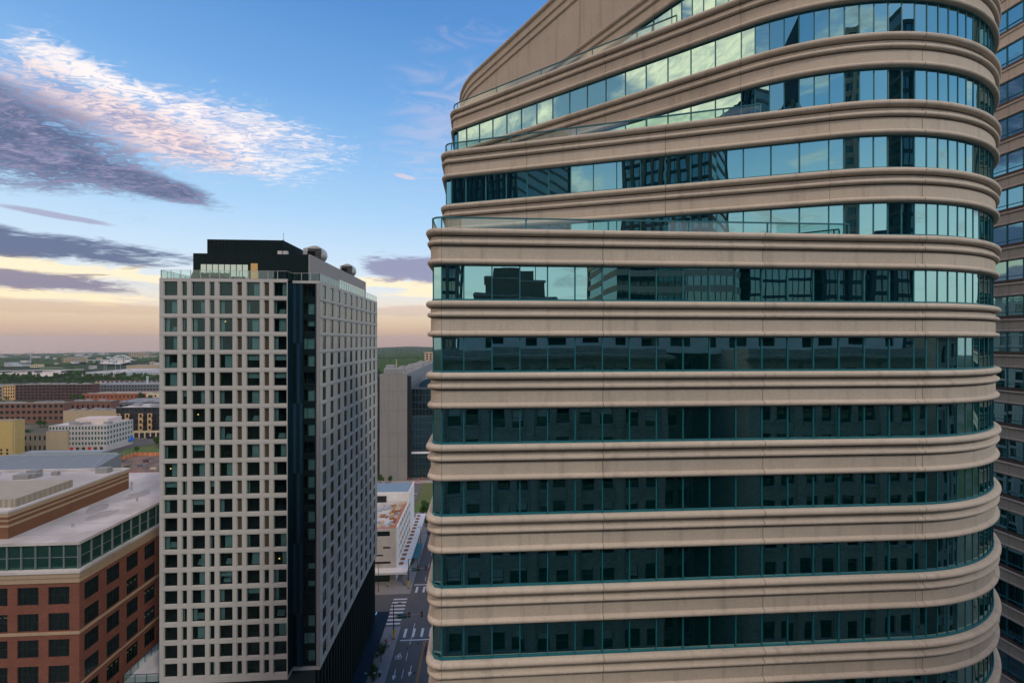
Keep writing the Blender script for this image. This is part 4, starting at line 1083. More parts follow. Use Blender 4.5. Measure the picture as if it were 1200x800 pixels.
# ------------------------------------------------------------------ street things
def car_tree(name, label, paint, loc, rz, group=None, L=4.5):
    t = thing(name, label, 'car', loc, group); t.rotation_euler = (0, 0, rz)
    def add(nm, mb, mats, par): return link(nm, mb.mesh(nm, mats), par)
    W, H = .9, 1.45
    prof = [(-L / 2, .35), (-L / 2, .8), (-L / 2 + .25, .92), (L / 2 - 1.25, .95), (L / 2 - .1, .78), (L / 2, .55), (L / 2, .35)]
    b = MB()
    n = len(prof)
    for i in range(n):
        p, q = prof[i], prof[(i + 1) % n]; b.poly([(p[0], -W, p[1]), (q[0], -W, q[1]), (q[0], W, q[1]), (p[0], W, p[1])])
    b.poly([(x, -W, z) for x, z in prof]); b.poly([(x, W, z) for x, z in prof][::-1])
    c = [(-L / 2 + .35, .92), (-L / 2 + .9, H), (L / 2 - 2.1, H), (L / 2 - 1.25, .95)]; w2 = W - .18
    b.poly([(c[1][0], -w2, H), (c[2][0], -w2, H), (c[2][0], w2, H), (c[1][0], w2, H)])
    body = add('body', b, [paint], t)
    b = MB()
    for s in (-1, 1): b.poly([(c[0][0], s * (W - .03), c[0][1]), (c[3][0], s * (W - .03), c[3][1]), (c[2][0], s * w2, H - .03), (c[1][0], s * w2, H - .03)])
    b.poly([(c[0][0], -(W - .03), c[0][1]), (c[1][0], -w2, H - .03), (c[1][0], w2, H - .03), (c[0][0], W - .03, c[0][1])]); b.poly([(c[3][0], -(W - .03), c[3][1]), (c[2][0], -w2, H - .03), (c[2][0], w2, H - .03), (c[3][0], W - .03, c[3][1])])
    add('window', b, [M['dark_glass']], t)
    for x in (-L / 2 + .85, L / 2 - .85):
        for s in (-1, 1):
            b = MB(); b.tube((x, s * (W - .2), .33), (x, s * (W + .02), .33), .33, n=14); add('wheel', b, [M['black_metal']], t)
    for s in (-1, 1):
        b = MB(); b.box(L / 2 - .02, s * .62 - .18, .6, L / 2 + .02, s * .62 + .18, .72); add('headlight', b, [M['white_panel']], t)
        b = MB(); b.box(-L / 2 - .02, s * .68 - .14, .62, -L / 2 + .02, s * .68 + .14, .76); add('tail_light', b, [M['red']], t)
    return t
def paint(name, col):
    m, nt, out = newmat(name); p = nd(nt, 'ShaderNodeBsdfPrincipled'); p.inputs['Base Color'].default_value = (*col, 1); p.inputs['Roughness'].default_value = .25; p.inputs['Coat Weight'].default_value = .5
    p.inputs['Metallic'].default_value = .2; nt.links.new(p.outputs[0], out.inputs[0]); return m
P_ = {k: paint('car_paint_' + k, c) for k, c in dict(black=(.01, .01, .012), white=(.7, .7, .7), silver=(.35, .36, .38), red=(.4, .02, .02), blue=(.02, .07, .22), slate=(.08, .12, .16)).items()}
car_tree('parked_car', 'black car waiting on the cross street at the dark podium corner', P_['black'], (-31.0, 133.5, GZ + .02), 0)
car_tree('parked_car', 'red car at the kerb beside the yellow centre line, half hidden by the beige tower', P_['red'], (-13.4, 118.5, GZ + .02), math.pi / 2)
car_tree('parked_car', 'blue car parked under the white canopy side of the far street', P_['blue'], (-21.9, 192, GZ + .02), math.pi / 2)
car_tree('parked_car', 'dark slate car driving away up the far street', P_['slate'], (-19.2, 180, GZ + .02), math.pi / 2)
for k, (x, y, c, lab) in enumerate(((-36.2, 214, 'blue', 'dark blue car in the lot behind the white building, nearest the street'), (-36.4, 223, 'silver', 'silver car in the lot behind the white building, second from the front'), (-36.1, 230.5, 'slate', 'slate grey car in the lot behind the white building, third from the front'), (-36.5, 238, 'silver', 'silver car in the lot behind the white building, farthest from the camera'))):
    car_tree('parked_car', lab, P_[c], (x, y, GZ + .04), 0.05, 'cars parked in the small lot')
lot = [(176, 513.5, 'black', 'black car crossing the road below the dark apartment block'), (167, 515, 'silver', 'silver car on the road left of the black one below the apartment block'), (171, 511.5, 'red', 'red car parked at the far kerb before the dark apartment block'), (180, 510.8, 'white', 'white car parked at the far kerb near the white tower edge'), (163, 512, 'blue', 'blue car parked by the white office corner'), (184, 516, 'slate', 'slate car on the road right beside the apartment tower edge')]
for px, py, c, lab in lot:
    x, y, z = gp(px, py); car_tree('parked_car', lab, P_[c], (x, y, GZ + .06), .35, 'cars on the road by the lawn')
dl = [(37, 492, 'black'), (41, 493.3, 'red'), (46, 492.5, 'blue'), (50, 493.5, 'slate'), (34, 494.5, 'white'), (56, 494.2, 'red'), (60, 493.2, 'black'), (44, 495.4, 'silver')]
dn = ['black car at the left end of the lot before the red brick block', 'red car second in the lot before the red brick block', 'blue car in the middle of the lot before the red brick block', 'slate car right of the blue one before the red brick block', 'white car nearest the yellow building in the brick block lot', 'red car toward the right end of the brick block lot', 'black car at the right end of the brick block lot', 'silver car at the front of the brick block lot']
for (px, py, c), lab in zip(dl, dn):
    x, y, z = gp(px, py); car_tree('parked_car', lab, P_[c], (x, y, GZ + .03), .2, 'cars in the lot before the brick block')

def signal(name, label, base, dirv, arm, H=6.5, yellow=True):
    x, y = base; t = thing(name, label, 'traffic light', (x, y, KH))
    b = MB(); b.tube((x, y, KH), (x, y, KH + 9.5), .15, .10, 10); part('pole', b, M['black_metal'], t)
    b = MB(); b.tube((x, y, KH), (x, y, KH + .4), .3, .24, 10); part('pole_base', b, M['black_metal'], t)
    if yellow:
        b = MB(); b.box(x + .12, y - .32, KH + 1.6, x + .48, y - .02, KH + 2.6); b.box(x - .16, y - .45, KH + .3, x + .16, y - .16, KH + 2.4); part('signal_box', b, M['yellow'], t)
    ex, ey = x + dirv[0] * arm, y + dirv[1] * arm
    b = MB(); b.tube((x, y, KH + H - .5), (ex, ey, KH + H), .11, .07, 8); a = part('mast_arm', b, M['steel'], t)
    for q in (.55, 1.0):
        px_, py_ = x + dirv[0] * arm * q, y + dirv[1] * arm * q; b = MB(); b.box(px_ - .24, py_ - .24, KH + H - .75, px_ + .24, py_ + .24, KH + H + .55); s = part('signal_head', b, M['black_metal'], a)
        for k, mm in enumerate(('red', 'yellow', 'leaf')):
            b = MB(); b.tube((px_, py_ - .25, KH + H + .32 - .42 * k), (px_, py_ - .34, KH + H + .32 - .42 * k), .14, n=10); part('lens', b, M[mm], s)
    b = MB(); b.box(x + dirv[0] * 1.0, y - .06, KH + H - 1.0, x + dirv[0] * 3.6, y, KH + H + .1); part('street_sign', b, flat('sign_green', (.01, .10, .12)), a)
    b = MB(); b.bar((x, y, KH + 9.2), (x + dirv[0] * 1.8, y, KH + 9.6), .09, .07); b.box(x + dirv[0] * 1.2, y - .15, KH + 9.55, x + dirv[0] * 2.1, y + .15, KH + 9.68); part('lamp_arm', b, M['black_metal'], t)
signal('traffic_signal', 'black mast arm traffic signal with a yellow box at the near crosswalk corner', (-23.9, 123.6), (1, 0), 7.5)
signal('traffic_signal', 'steel mast arm traffic signal at the corner of the white building', (-24.0, 148.6), (1, 0), 5.5)
def lamp(label, x, y):
    t = thing('street_lamp', label, 'street lamp', (x, y, KH), 'street lamps')
    b = MB(); b.tube((x, y, KH), (x, y, KH + 8.5), .11, .07, 8); part('pole', b, M['black_metal'], t)
    b = MB(); b.bar((x - .9, y, KH + 8.6), (x + .9, y, KH + 8.6), .08, .06); part('arm', b, M['black_metal'], t)
    for s in (-.9, .9):
        b = MB(); b.box(x + s - .28, y - .14, KH + 8.42, x + s + .28, y + .14, KH + 8.57); part('lamp_head', b, M['steel'], t)
lamp('black double street lamp before the front wall of the white building', -33.2, 147.2)
lamp('black double street lamp on the pavement below the dark podium', -24.2, 99.5)
lamp('black double street lamp beside the white canopy up the far street', -23.9, 176)
def bench(label, x, y):
    t = thing('street_bench', label, 'bench', (x, y, KH), 'street benches')
    b = MB(); b.box(x - .3, y - 1, KH + .40, x + .3, y + 1, KH + .48); part('seat', b, M['bark'], t)
    b = MB(); b.box(x - .34, y - 1, KH + .48, x - .27, y + 1, KH + .95); part('backrest', b, M['bark'], t)
    for s in (-.85, .85): b = MB(); b.box(x - .28, y + s - .05, KH, x + .28, y + s + .05, KH + .40); part('leg', b, M['black_metal'], t)
bench('dark street bench between the two small street trees', -25.6, 111.6); bench('dark street bench in front of the nearer small street tree', -25.6, 103.8)
t = thing('litter_bin', 'black litter bin beside the street bench near the kerb', 'litter bin', (-24.6, 110.2, KH)); b = MB(); b.tube((-24.6, 110.2, KH), (-24.6, 110.2, KH + 1.0), .32, .36, 12); part('bin', b, M['black_metal'], t); b = MB(); b.tube((-24.6, 110.2, KH + 1.0), (-24.6, 110.2, KH + 1.12), .40, .22, 12); part('lid', b, M['steel'], t)
t = thing('red_pylon', 'slim red sign pylon under the white canopy corner', 'sign', (-25.5, 151.2, KH)); b = MB(); b.box(-25.75, 151.05, KH, -25.25, 151.35, KH + 3.0); part('panel', b, M['red'], t); b = MB(); b.box(-25.9, 150.95, KH, -25.1, 151.45, KH + .15); part('base', b, M['black_metal'], t)
t = thing('bus_shelter', 'teal roofed bus shelter beside the white canopy', 'bus shelter', (-24.0, 168, KH))
b = MB(); b.box(-25.0, 163, KH + 2.6, -22.9, 175, KH + 2.85); part('roof', b, flat('shelter_teal', (.03, .16, .19)), t)
b = MB(); b.box(-25.0, 163.2, KH + .3, -24.95, 174.8, KH + 2.6); part('back_panel', b, M['rail_glass'], t)
for y in (163.3, 169, 174.7): b = MB(); b.box(-23.2, y - .06, KH, -23.08, y + .06, KH + 2.6); part('post', b, M['black_metal'], t)
t = thing('work_sign', 'orange road work sign on a stand up the far street', 'sign', (-20.2, 184, GZ)); b = MB()
b.poly([(-20.2, 184, GZ + .8), (-19.3, 184, GZ + 1.7), (-20.2, 184, GZ + 2.6), (-21.1, 184, GZ + 1.7)]); b.poly([(-20.2, 184.05, GZ + .8), (-21.1, 184.05, GZ + 1.7), (-20.2, 184.05, GZ + 2.6), (-19.3, 184.05, GZ + 1.7)]); part('panel', b, M['orange'], t)
b = MB(); b.box(-20.24, 184.06, GZ, -20.16, 184.12, GZ + 1.8); b.box(-20.8, 183.9, GZ + .02, -19.6, 184.3, GZ + .1); part('stand', b, M['black_metal'], t)
cone_parts = None
cones = [(484, 557), (479.5, 561.5), (495, 561), (490, 563.5), (497, 566), (487, 566.5), (481, 567), (500, 558)]
clab = ['orange cone on the closed road, first from the blank wall', 'orange cone nearest the blank concrete wall corner', 'orange cone at the middle of the closed road', 'orange cone before the middle of the closed road', 'orange cone closest to the grass strip', 'orange cone left of the grass strip end', 'orange cone at the near left end of the closed road', 'orange cone by the beige tower edge']
for (px, py), lab in zip(cones, clab):
    x, y, z = gp(px, py); t = thing('traffic_cone', lab, 'traffic cone', (x, y, GZ + .04), 'orange cones on the closed road')
    if cone_parts is None:
        b = MB(); b.tube((0, 0, .08), (0, 0, 1.35), .36, .07, 12); c1_ = b.mesh('cone', [flat('cone_red', (.75, .08, .04))]); b = MB(); b.box(-.45, -.45, 0, .45, .45, .08); c2_ = b.mesh('base', [M['black_metal']]); cone_parts = (c1_, c2_)
    link('cone', cone_parts[0], t); link('base', cone_parts[1], t)

def person(label, x, y, z, shirt, trousers, face):
    """Walking figure grown from a joint skeleton with a skin modifier."""
    J = {'pel': (0, 0, .95), 'sp': (0, .01, 1.15), 'ch': (0, .02, 1.36), 'nk': (0, .03, 1.50), 'hd': (0, .05, 1.60), 'tp': (0, .05, 1.74),
         'ls': (-.19, .02, 1.42), 'le': (-.24, -.06, 1.14), 'lw': (-.23, .04, .90), 'lh': (-.22, .10, .80), 'rs': (.19, .02, 1.42), 're': (.24, .08, 1.14), 'rw': (.23, .18, .92), 'rh': (.22, .25, .84),
         'lp': (-.09, 0, .90), 'lk': (-.10, .14, .50), 'la': (-.10, .12, .09), 'lf': (-.10, .27, .04), 'rp': (.09, 0, .90), 'rk': (.10, -.02, .49), 'ra': (.10, -.24, .12), 'rf': (.10, -.12, .04)}
    rad = dict(pel=.135, sp=.125, ch=.15, nk=.06, hd=.10, tp=.085, ls=.07, le=.05, lw=.035, lh=.04, rs=.07, re=.05, rw=.035, rh=.04, lp=.09, lk=.065, la=.045, lf=.04, rp=.09, rk=.065, ra=.045, rf=.04)
    E = [('pel', 'sp'), ('sp', 'ch'), ('ch', 'nk'), ('nk', 'hd'), ('hd', 'tp'), ('ch', 'ls'), ('ls', 'le'), ('le', 'lw'), ('lw', 'lh'), ('ch', 'rs'), ('rs', 're'), ('re', 'rw'), ('rw', 'rh'), ('pel', 'lp'), ('lp', 'lk'), ('lk', 'la'), ('la', 'lf'), ('pel', 'rp'), ('rp', 'rk'), ('rk', 'ra'), ('ra', 'rf')]
    ks = list(J); me = bpy.data.meshes.new('person'); me.from_pydata([J[k] for k in ks], [(ks.index(a), ks.index(c)) for a, c in E], [])
    o = link('person', me, None, (x, y, z), face); md = o.modifiers.new('skin', 'SKIN'); md.use_smooth_shade = True
    for i, k in enumerate(ks): me.skin_vertices[0].data[i].radius = (rad[k], rad[k])
    me.skin_vertices[0].data[0].use_root = True
    o.modifiers.new('sub', 'SUBSURF').levels = 1; o.modifiers['sub'].render_levels = 1
    dg = bpy.context.evaluated_depsgraph_get(); ev = o.evaluated_get(dg); nm = bpy.data.meshes.new_from_object(ev); o.modifiers.clear(); o.data = nm; nm.materials.clear()
    for mm in (shirt, trousers, flat('skin_tone', (.42, .26, .18)), flat('hair_dark', (.03, .02, .015))): nm.materials.append(mm)
    for p in nm.polygons:
        c = p.center; p.material_index = 3 if c.z > 1.68 or (c.z > 1.58 and c.y < .0) else 2 if c.z > 1.50 or (abs(c.x) > .17 and c.z < .93 and c.z > .7) else 0 if c.z > .92 else 1
    tag(o, label, 'person')
person('person in a red top walking beside the traffic signal corner', -25.4, 121.3, KH, M['red'], M['black_metal'], 0.4)
person('person in a white top standing at the kerb behind the red one', -24.5, 120.2, KH, M['white_panel'], M['navy_light'], 2.6)
person('person in dark blue clothes walking under the podium canopy', -27.2, 114.3, KH, M['navy_light'], M['black_metal'], 3.0)
person('person in a black coat on the pavement near the bottom street tree', -26.9, 105.2, KH, M['black_metal'], M['black_metal'], 0.1)
person('person in a yellow vest under the white canopy corner', -30.8, 149.6, KH, M['yellow'], M['navy'], 1.2)

# ------------------------------------------------------------------ trees
def leaf_cloud(b, centre, rx, rz, n, s, rq, m=0):
    for q in range(n):
        d = Vector((rq.gauss(0, 1), rq.gauss(0, 1), rq.gauss(0, 1))).normalized() * (rq.random() ** .45)
        c = Vector(centre) + Vector((d.x * rx, d.y * rx, d.z * rz))
        nn = (d + Vector((rq.gauss(0, .5), rq.gauss(0, .5), .5 + rq.gauss(0, .5)))).normalized()
        e = nn.orthogonal().normalized(); f = nn.cross(e); a = rq.uniform(0, 6.28); e, f = e * math.cos(a) + f * math.sin(a), f * math.cos(a) - e * math.sin(a)
        k = s * rq.uniform(.6, 1.3); e *= k; f *= k * .6
        b.poly([c - e, c - f * .9, c + e, c + f], m)
def tree_meshes(seed, H, Rr, nleaf, s):
    rq = random.Random(seed); cr = MB(); tr = MB()
    tr.tube((0, 0, 0), (0.05, 0, H * .45), Rr * .07 + .05, Rr * .045 + .03, 8)
    lobes = []
    for k in range(9):
        a = rq.uniform(0, 6.28); u = rq.uniform(.15, .75); c = Vector((math.cos(a) * Rr * u, math.sin(a) * Rr * u, H * rq.uniform(.42, .84))); lobes.append(c)
        tr.tube((0.05, 0, H * rq.uniform(.28, .44)), c, Rr * .03 + .02, .015, 6)
    lobes.append(Vector((0, 0, H * .86)))
    for c in lobes: leaf_cloud(cr, c, Rr * rq.uniform(.34, .52), H * rq.uniform(.10, .17), nleaf // 10, s, rq)
    return cr.mesh('crown', [M['leaf']]), tr.mesh('trunk', [M['bark']])
TM = [tree_meshes(50 + k, 1.0 * h, r, n, s) for k, (h, r, n, s) in enumerate(((6.0, 1.9, 1500, .16), (9.0, 3.4, 1900, .30), (11.0, 4.2, 1900, .38), (8.0, 3.6, 1600, .34)))]
def tree(label, x, y, z, v, sc_=1.0, rz=0.0, group=None):
    t = thing('tree', label, 'tree', (x, y, z), group); t.rotation_euler = (0, 0, rz); t.scale = (sc_, sc_, sc_)
    link('crown', TM[v][0], t); link('trunk', TM[v][1], t); return t
tree('small street tree on the pavement, the one nearer the crosswalk', -25.4, 115.2, KH, 0, .78, 1.0, 'street trees')
tree('small street tree on the pavement, the one nearer the bottom edge', -25.6, 107.4, KH, 0, .85, 2.2, 'street trees')
tree('leafy tree beside the end wall of the white building', -26.6, 206, GZ, 2, .8, .5)
tree('low dark tree at the foot of the leafy one by the white building', -24.2, 197, KH, 3, .6, 2.5)
tree('small tree at the foot of the blank concrete wall, left', -57.0, 258, GZ, 1, .6, .2); tree('small tree at the foot of the blank concrete wall, right', -51.5, 258.5, GZ, 1, .5, 1.7)
for k, (px, py, v, s, lab) in enumerate(((163, 509.5, 1, .75, 'round tree before the left bay of the dark apartment block'), (171, 509.0, 1, .8, 'round tree before the middle bay of the dark apartment block'), (181, 508.6, 1, .8, 'round tree before the right bay of the dark apartment block'), (186, 525, 2, .9, 'tree at the right end of the lawn by the tower edge'), (183, 521, 3, .8, 'tree behind the lawn close to the tower edge'), (47, 501, 3, 1.0, 'green tree between the yellow building and the white office'), (52, 500, 3, .8, 'small tree right beside the white office end'), (31, 513, 1, .8, 'tree in the gap beside the yellow building'), (160, 531, 0, .9, 'thin young tree on the near edge of the lawn'))):
    x, y, z = gp(px, py); tree(lab, x, y, GZ, v, s, k * .9)

# =================================================================== THE CITY BEYOND
def block(name, label, cat, pxl, pxr, ybase, ytop, dep, wall, roof='white_roof', rows=0, cols=0, win='far_glass', ww=.55, wh=.5, base=.12, group=None, side_cols=0, yaw=0.0, wall_side=None, dirx=None, roofstuff=4, pxs=None):
    """A city building: X extent and height from survey pixels at its front plane; openings with windows of their own."""
    xm, Y, zb = gp((pxl + pxr) / 2, ybase)
    x0, x1 = at_y(pxl, Y), at_y(pxr, Y)
    if pxs: dep = x1 / ratio(pxs) - Y
    zt = z_at(ytop, (x0 + x1) / 2, Y); zb = min(zb, GZ) - .2
    t = thing(name, label, cat, ((x0 + x1) / 2, Y + dep / 2, zb), group)
    L = x1 - x0; b = MB()
    def bp(Ltot, n): 
        if n == 0: return [0.0, Ltot]
        p = Ltot / n; xs = [0.0]
        for k in range(n): xs += [p * (k + .5 - ww / 2), p * (k + .5 + ww / 2)]
        return xs + [Ltot]
    H = zt - zb; z0 = zb + H * base; fh = (zt - z0) / max(1, rows); zs = [zb]
    for r in range(rows): zs += [z0 + fh * (r + .5 - wh / 2), z0 + fh * (r + .5 + wh / 2)]
    zs.append(zt); op = lambda i, j: i % 2 == 1 and j % 2 == 1
    xs = bp(L, cols); cl = grid_wall(b, (x0, Y), (1, 0), xs, zs, op if cols and rows else (lambda i, j: False), .3)
    ys = bp(dep, side_cols); c2 = grid_wall(b, (x1, Y), (0, 1), ys, zs, op if side_cols and rows else (lambda i, j: False), .3)
    b.poly([(x0, Y, zb), (x0, Y + dep, zb), (x0, Y + dep, zt), (x0, Y, zt)]); b.poly([(x0, Y + dep, zb), (x1, Y + dep, zb), (x1, Y + dep, zt), (x0, Y + dep, zt)])
    part('wall', b, M[wall], t)
    b = MB(); b.poly([(x0, Y, zt - .4), (x1, Y, zt - .4), (x1, Y + dep, zt - .4), (x0, Y + dep, zt - .4)])
    b.box(x0 - .1, Y - .1, zt, x1 + .1, Y + .35, zt + .25); b.box(x1 - .35, Y + .35, zt, x1 + .1, Y + dep, zt + .25); r = part('roof', b, M[roof], t)
    if roofstuff:
        rq = random.Random(int(pxl * 31 + ytop)); 
        for k in range(roofstuff):
            w, d, h = rq.uniform(1, 2.8), rq.uniform(1, 3), rq.uniform(.8, 2.2); x, y = rq.uniform(x0 + 3, x1 - 3), rq.uniform(Y + 3, max(Y + 4, Y + dep - 3)); b = MB(); b.box(x - w, y - d, zt - .39, x + w, y + d, zt - .39 + h)
            b.tube((x, y, zt - .39 + h), (x, y, zt - .2 + h), min(w, d) * .6, n=10); part('roof_unit', b, M['grey_metal'], r)
    us_ = [0]; rest = []
    if cols and rows: rest += put_windows(t, (x0, Y), (1, 0), cl, .18, win, 'apt_frame', 0, 0, .08, used=us_)[1]
    if side_cols and rows: rest += put_windows(t, (x1, Y), (0, 1), c2, .18, win, 'apt_frame', 0, 0, .08, used=us_)[1]
    merge_rest(t, rest, [M[win], M['apt_frame']])
    t['_box'] = [x0, x1, Y, Y + dep, zb, zt]
    return t
flat('mustard_wall', (.41, .30, .115)); flat('drab_wall', (.19, .17, .14)); flat('pale_office', (.44, .415, .395)); flat('charcoal_wall', (.025, .025, .03)); flat('ochre_wall', (.50, .32, .15))
flat('dusky_red', (.155, .078, .058)); flat('maroon', (.085, .042, .04)); flat('tan_flat', (.36, .28, .18)); flat('orange_brick', (.25, .085, .045)); flat('slate_wall', (.12, .13, .14)); flat('cream', (.56, .45, .30)); flat('dark_roof', (.10, .10, .105)); flat('grey_roof', (.22, .23, .24)); flat('tan_roof', (.33, .28, .22)); flat('pale_blue_white', (.38, .41, .43))
# near grey metal roof hall
zr = -62.0
b = MB(); A = [(-150, 548), (105, 552), (142, 533.5), (-150, 541)]
def rp(px, py, z):
    a = (px - 600) / F; d = -z * F / (py - HOR); return (d * (SN + CS * a), d * (CS - SN * a))
c = [rp(-250, 553, zr), rp(104, 553, zr), rp(142, 531, zr), rp(-20, 534, zr), rp(-250, 545, zr)]
hall = thing('metal_roof_hall', 'large low hall with a plain blue grey metal roof behind the brick building', 'hall', (c[1][0], c[1][1], GZ))
b = MB(); b.poly([(*p, zr) for p in c]); hr = part('roof', b, flat('hall_roof', (.175, .20, .215)), hall)
b = MB()
for p, q in zip(c, c[1:] + c[:1]): b.poly([(*p, GZ), (*q, GZ), (*q, zr - .01), (*p, zr - .01)])
part('wall', b, M['grey_metal'], hall)
b = MB()
for k in range(5):
    p, q = rp(-40 + k * 36, 552.6, zr), rp(20 + k * 26, 533.5 - k * .3, zr); b.bar((*p, zr + .05), (*q, zr + .05), .5, .12)
p, q = rp(10, 534.2, zr), rp(138, 532, zr); b.bar((*p, zr + .4), (*q, zr + .4), .6, 1.0)
part('seam', b, flat('hall_seam', (.24, .28, .30)), hr)
b = MB(); p, q = rp(28, 531, zr), rp(120, 530, zr); b.box(p[0], p[1] - 1, zr - .5, q[0], p[1] + 4, zr + .5); part('raised_roof', b, M['hall_seam'], hall)

block('yellow_building', 'blank mustard yellow building with a few tiny square windows, left edge', 'building', -60, 17.5, 545, 493, 60, 'mustard_wall', 'grey_roof', 0, 0, roofstuff=1, pxs=29)
yb = [o for o in COL.objects if o.name.startswith('yellow_building')][0]; bx0, bx1, bY, bY1, bzb, bzt = list(yb['_box'])
for k, px in enumerate((1.5, 8.5)):
    for py in (527, 531):
        x = at_y(px, bY); z = z_at(py, x, bY); b = MB(); b.box(x - .6, bY - .05, z - .7, x + .6, bY - .004, z + .7); part('window', b, M['far_glass'], yb)
b = MB(); b.box(bx1 - 1.2, bY - .12, bzb, bx1 - .9, bY - .004, bzt); part('joint', b, M['drab_wall'], yb)
block('drab_building', 'old drab grey brown building with small windows beside the white office', 'building', 54, 79, 537, 505, 22, 'tan_flat', 'grey_roof', 0, 0, roofstuff=0, pxs=81.5)
block('drab_building', 'low dark old building right of the yellow building', 'building', 27, 55, 533, 507.5, 14, 'drab_wall', 'grey_roof', 2, 5, ww=.4, wh=.45, roofstuff=0, pxs=57)
wo = block('white_corner_office', 'white four storey corner office with teal windows over an open ground floor', 'office building', 57, 125, 529, 498.5, 38, 'pale_office', 'white_roof', 4, 18, win='teal_glass', ww=.55, wh=.55, base=.22, side_cols=9, roofstuff=11, pxs=156)
x0, x1, Y, Y1, zb, zt = list(wo['_box'])
b = MB()
for k in range(10): x = x0 + 1 + (x1 - x0 - 3) * k / 9.0; b.box(x, Y - .12, zb, x + 1, Y - .003, zb + (zt - zb) * .2)
part('pillar', b, M['pale_office'], wo)
for k in range(9): x = x0 + 2.3 + (x1 - x0 - 3) * k / 9.0; b = MB(); b.box(x, Y - .06, zb + .3, x + (x1 - x0) / 9 - 2.2, Y - .004, zb + (zt - zb) * .18); part('shop_window', b, M['maroon'] if k % 3 else M['red'], wo)
b = MB(); b.box(x0 + (x1 - x0) * .3, Y + (Y1 - Y) * .3, zt - .4, x1 - (x1 - x0) * .12, Y + (Y1 - Y) * .8, zt + 3.6); part('roof_storey', b, flat('pinkish_white', (.56, .47, .43)), wo)
b = MB(); b.box(x1 + .004, Y1 - 5, zb + 3, x1 + 1.0, Y1 - .5, zb + 4.6); b.box(x1 + .3, Y1 - 3, zb + 4.6, x1 + .6, Y1 - 1, zb + 7); part('blue_sign', b, M['blue'], wo)
db = block('dark_apartments', 'charcoal and ochre apartment block with balconies behind the white corner office', 'apartment block', 136, 215, 512.5, 477, 26, 'charcoal_wall', 'white_roof', 4, 15, ww=.5, wh=.5, base=.24, roofstuff=6)
x0, x1, Y, Y1, zb, zt = list(db['_box']); P = (x1 - x0) / 15
for k in (0, 2, 5, 7, 10, 12):
    b = MB(); zs_ = zb + (zt - zb) * .24
    xa = x0 + P * k; zs = [zs_]; fh = (zt - zs_) / 4
    for r in range(3): zs += [zs_ + fh * (r + .22), zs_ + fh * (r + .8)]
    zs.append(zs_ + fh * 2.95)
    cl = grid_wall(b, (xa, Y - .5), (1, 0), [0, .22 * P, .78 * P, P], zs, lambda i, j: i == 1 and j % 2 == 1, .45)
    b.poly([(xa + P, Y - .5, zs[0]), (xa + P, Y - .01, zs[0]), (xa + P, Y - .01, zs[-1]), (xa + P, Y - .5, zs[-1])]); b.poly([(xa, Y - .5, zs[-1]), (xa + P, Y - .5, zs[-1]), (xa + P, Y - .01, zs[-1]), (xa, Y - .01, zs[-1])])
    f_ = part('ochre_bay', b, M['ochre_wall'], db)
    b = MB()
    for r in range(3): z = zs_ + fh * (r + .25); b.box(xa + P * 1.1, Y - 1.3, z, xa + P * 1.9, Y - .02, z + .15); b.box(xa + P * 1.1, Y - 1.32, z + .15, xa + P * 1.9, Y - 1.26, z + 1.1)
    part('balcony', b, M['black_metal'], db)
b = MB(); b.box(x0, Y - .25, zb + (zt - zb) * .17, x1, Y - .01, zb + (zt - zb) * .24)
for k in range(12): b.box(x0 + (x1 - x0) * k / 12, Y - .3, zb, x0 + (x1 - x0) * k / 12 + 1.1, Y - .255, zb + (zt - zb) * .2)
part('stone_base', b, M['cream'], db)
block('tan_warehouse', 'flat tan warehouse with a long blank wall behind the white corner office', 'warehouse', 74, 138, 497, 481, 50, 'tan_flat', 'tan_roof', 0, 0, roofstuff=10, pxs=146)
block('brick_block', 'dusky red brick block with three rows of dark windows beyond the parked cars', 'brick building', -40, 75, 496, 472.5, 55, 'dusky_red', 'tan_roof', 3, 18, ww=.6, wh=.5, roofstuff=20, pxs=84)
block('brick_hall', 'low dusky red brick hall right of the windowed brick block', 'brick building', 76, 130, 487, 470.5, 60, 'dusky_red', 'dark_roof', 1, 9, ww=.35, wh=.35, base=.3, roofstuff=14, pxs=140)
block('dark_shed', 'low dark roofed shed row above the charcoal apartments', 'warehouse', 131, 215, 481, 471, 40, 'slate_wall', 'grey_roof', 1, 12, ww=.5, wh=.4, roofstuff=5)
block('maroon_block', 'long dark maroon block with five rows of open floors in the middle distance', 'apartment block', 18, 107, 469, 450.5, 60, 'maroon', 'tan_roof', 5, 20, ww=.75, wh=.52, base=.05, roofstuff=22, pxs=117)
block('yellow_loft', 'narrow yellow brick loft left of the long maroon block', 'building', 3, 17.5, 468.5, 451.5, 40, 'ochre_wall', 'grey_roof', 4, 5, ww=.5, wh=.6, roofstuff=2, pxs=18)
block('stone_loft', 'pale rooftop storey building at the left edge behind the yellow loft', 'building', -40, 2.5, 467, 453, 40, 'drab_wall', 'tan_roof', 3, 10, ww=.5, wh=.5, roofstuff=4)
block('orange_brick_works', 'long low orange brick works in front of the grey row', 'factory', 96, 171, 469.5, 461, 26, 'orange_brick', 'tan_roof', 1, 16, ww=.35, wh=.4, base=.2, roofstuff=4)
block('cream_works', 'cream walled works with two small windows beside the orange brick works', 'factory', 171.3, 200, 469.5, 460.5, 24, 'cream', 'tan_roof', 1, 4, ww=.3, wh=.35, base=.3, roofstuff=1)
block('grey_row', 'long slate grey apartment row behind the orange brick works', 'apartment block', 107, 200, 463.5, 450.5, 40, 'slate_wall', 'grey_roof', 3, 26, ww=.5, wh=.5, roofstuff=8)
block('white_depot', 'long low white depot in front of the far trees', 'warehouse', 96, 150, 440.5, 436.2, 150, 'pale_blue_white', 'pale_office', 1, 22, ww=.5, wh=.35, base=.1, roofstuff=8)
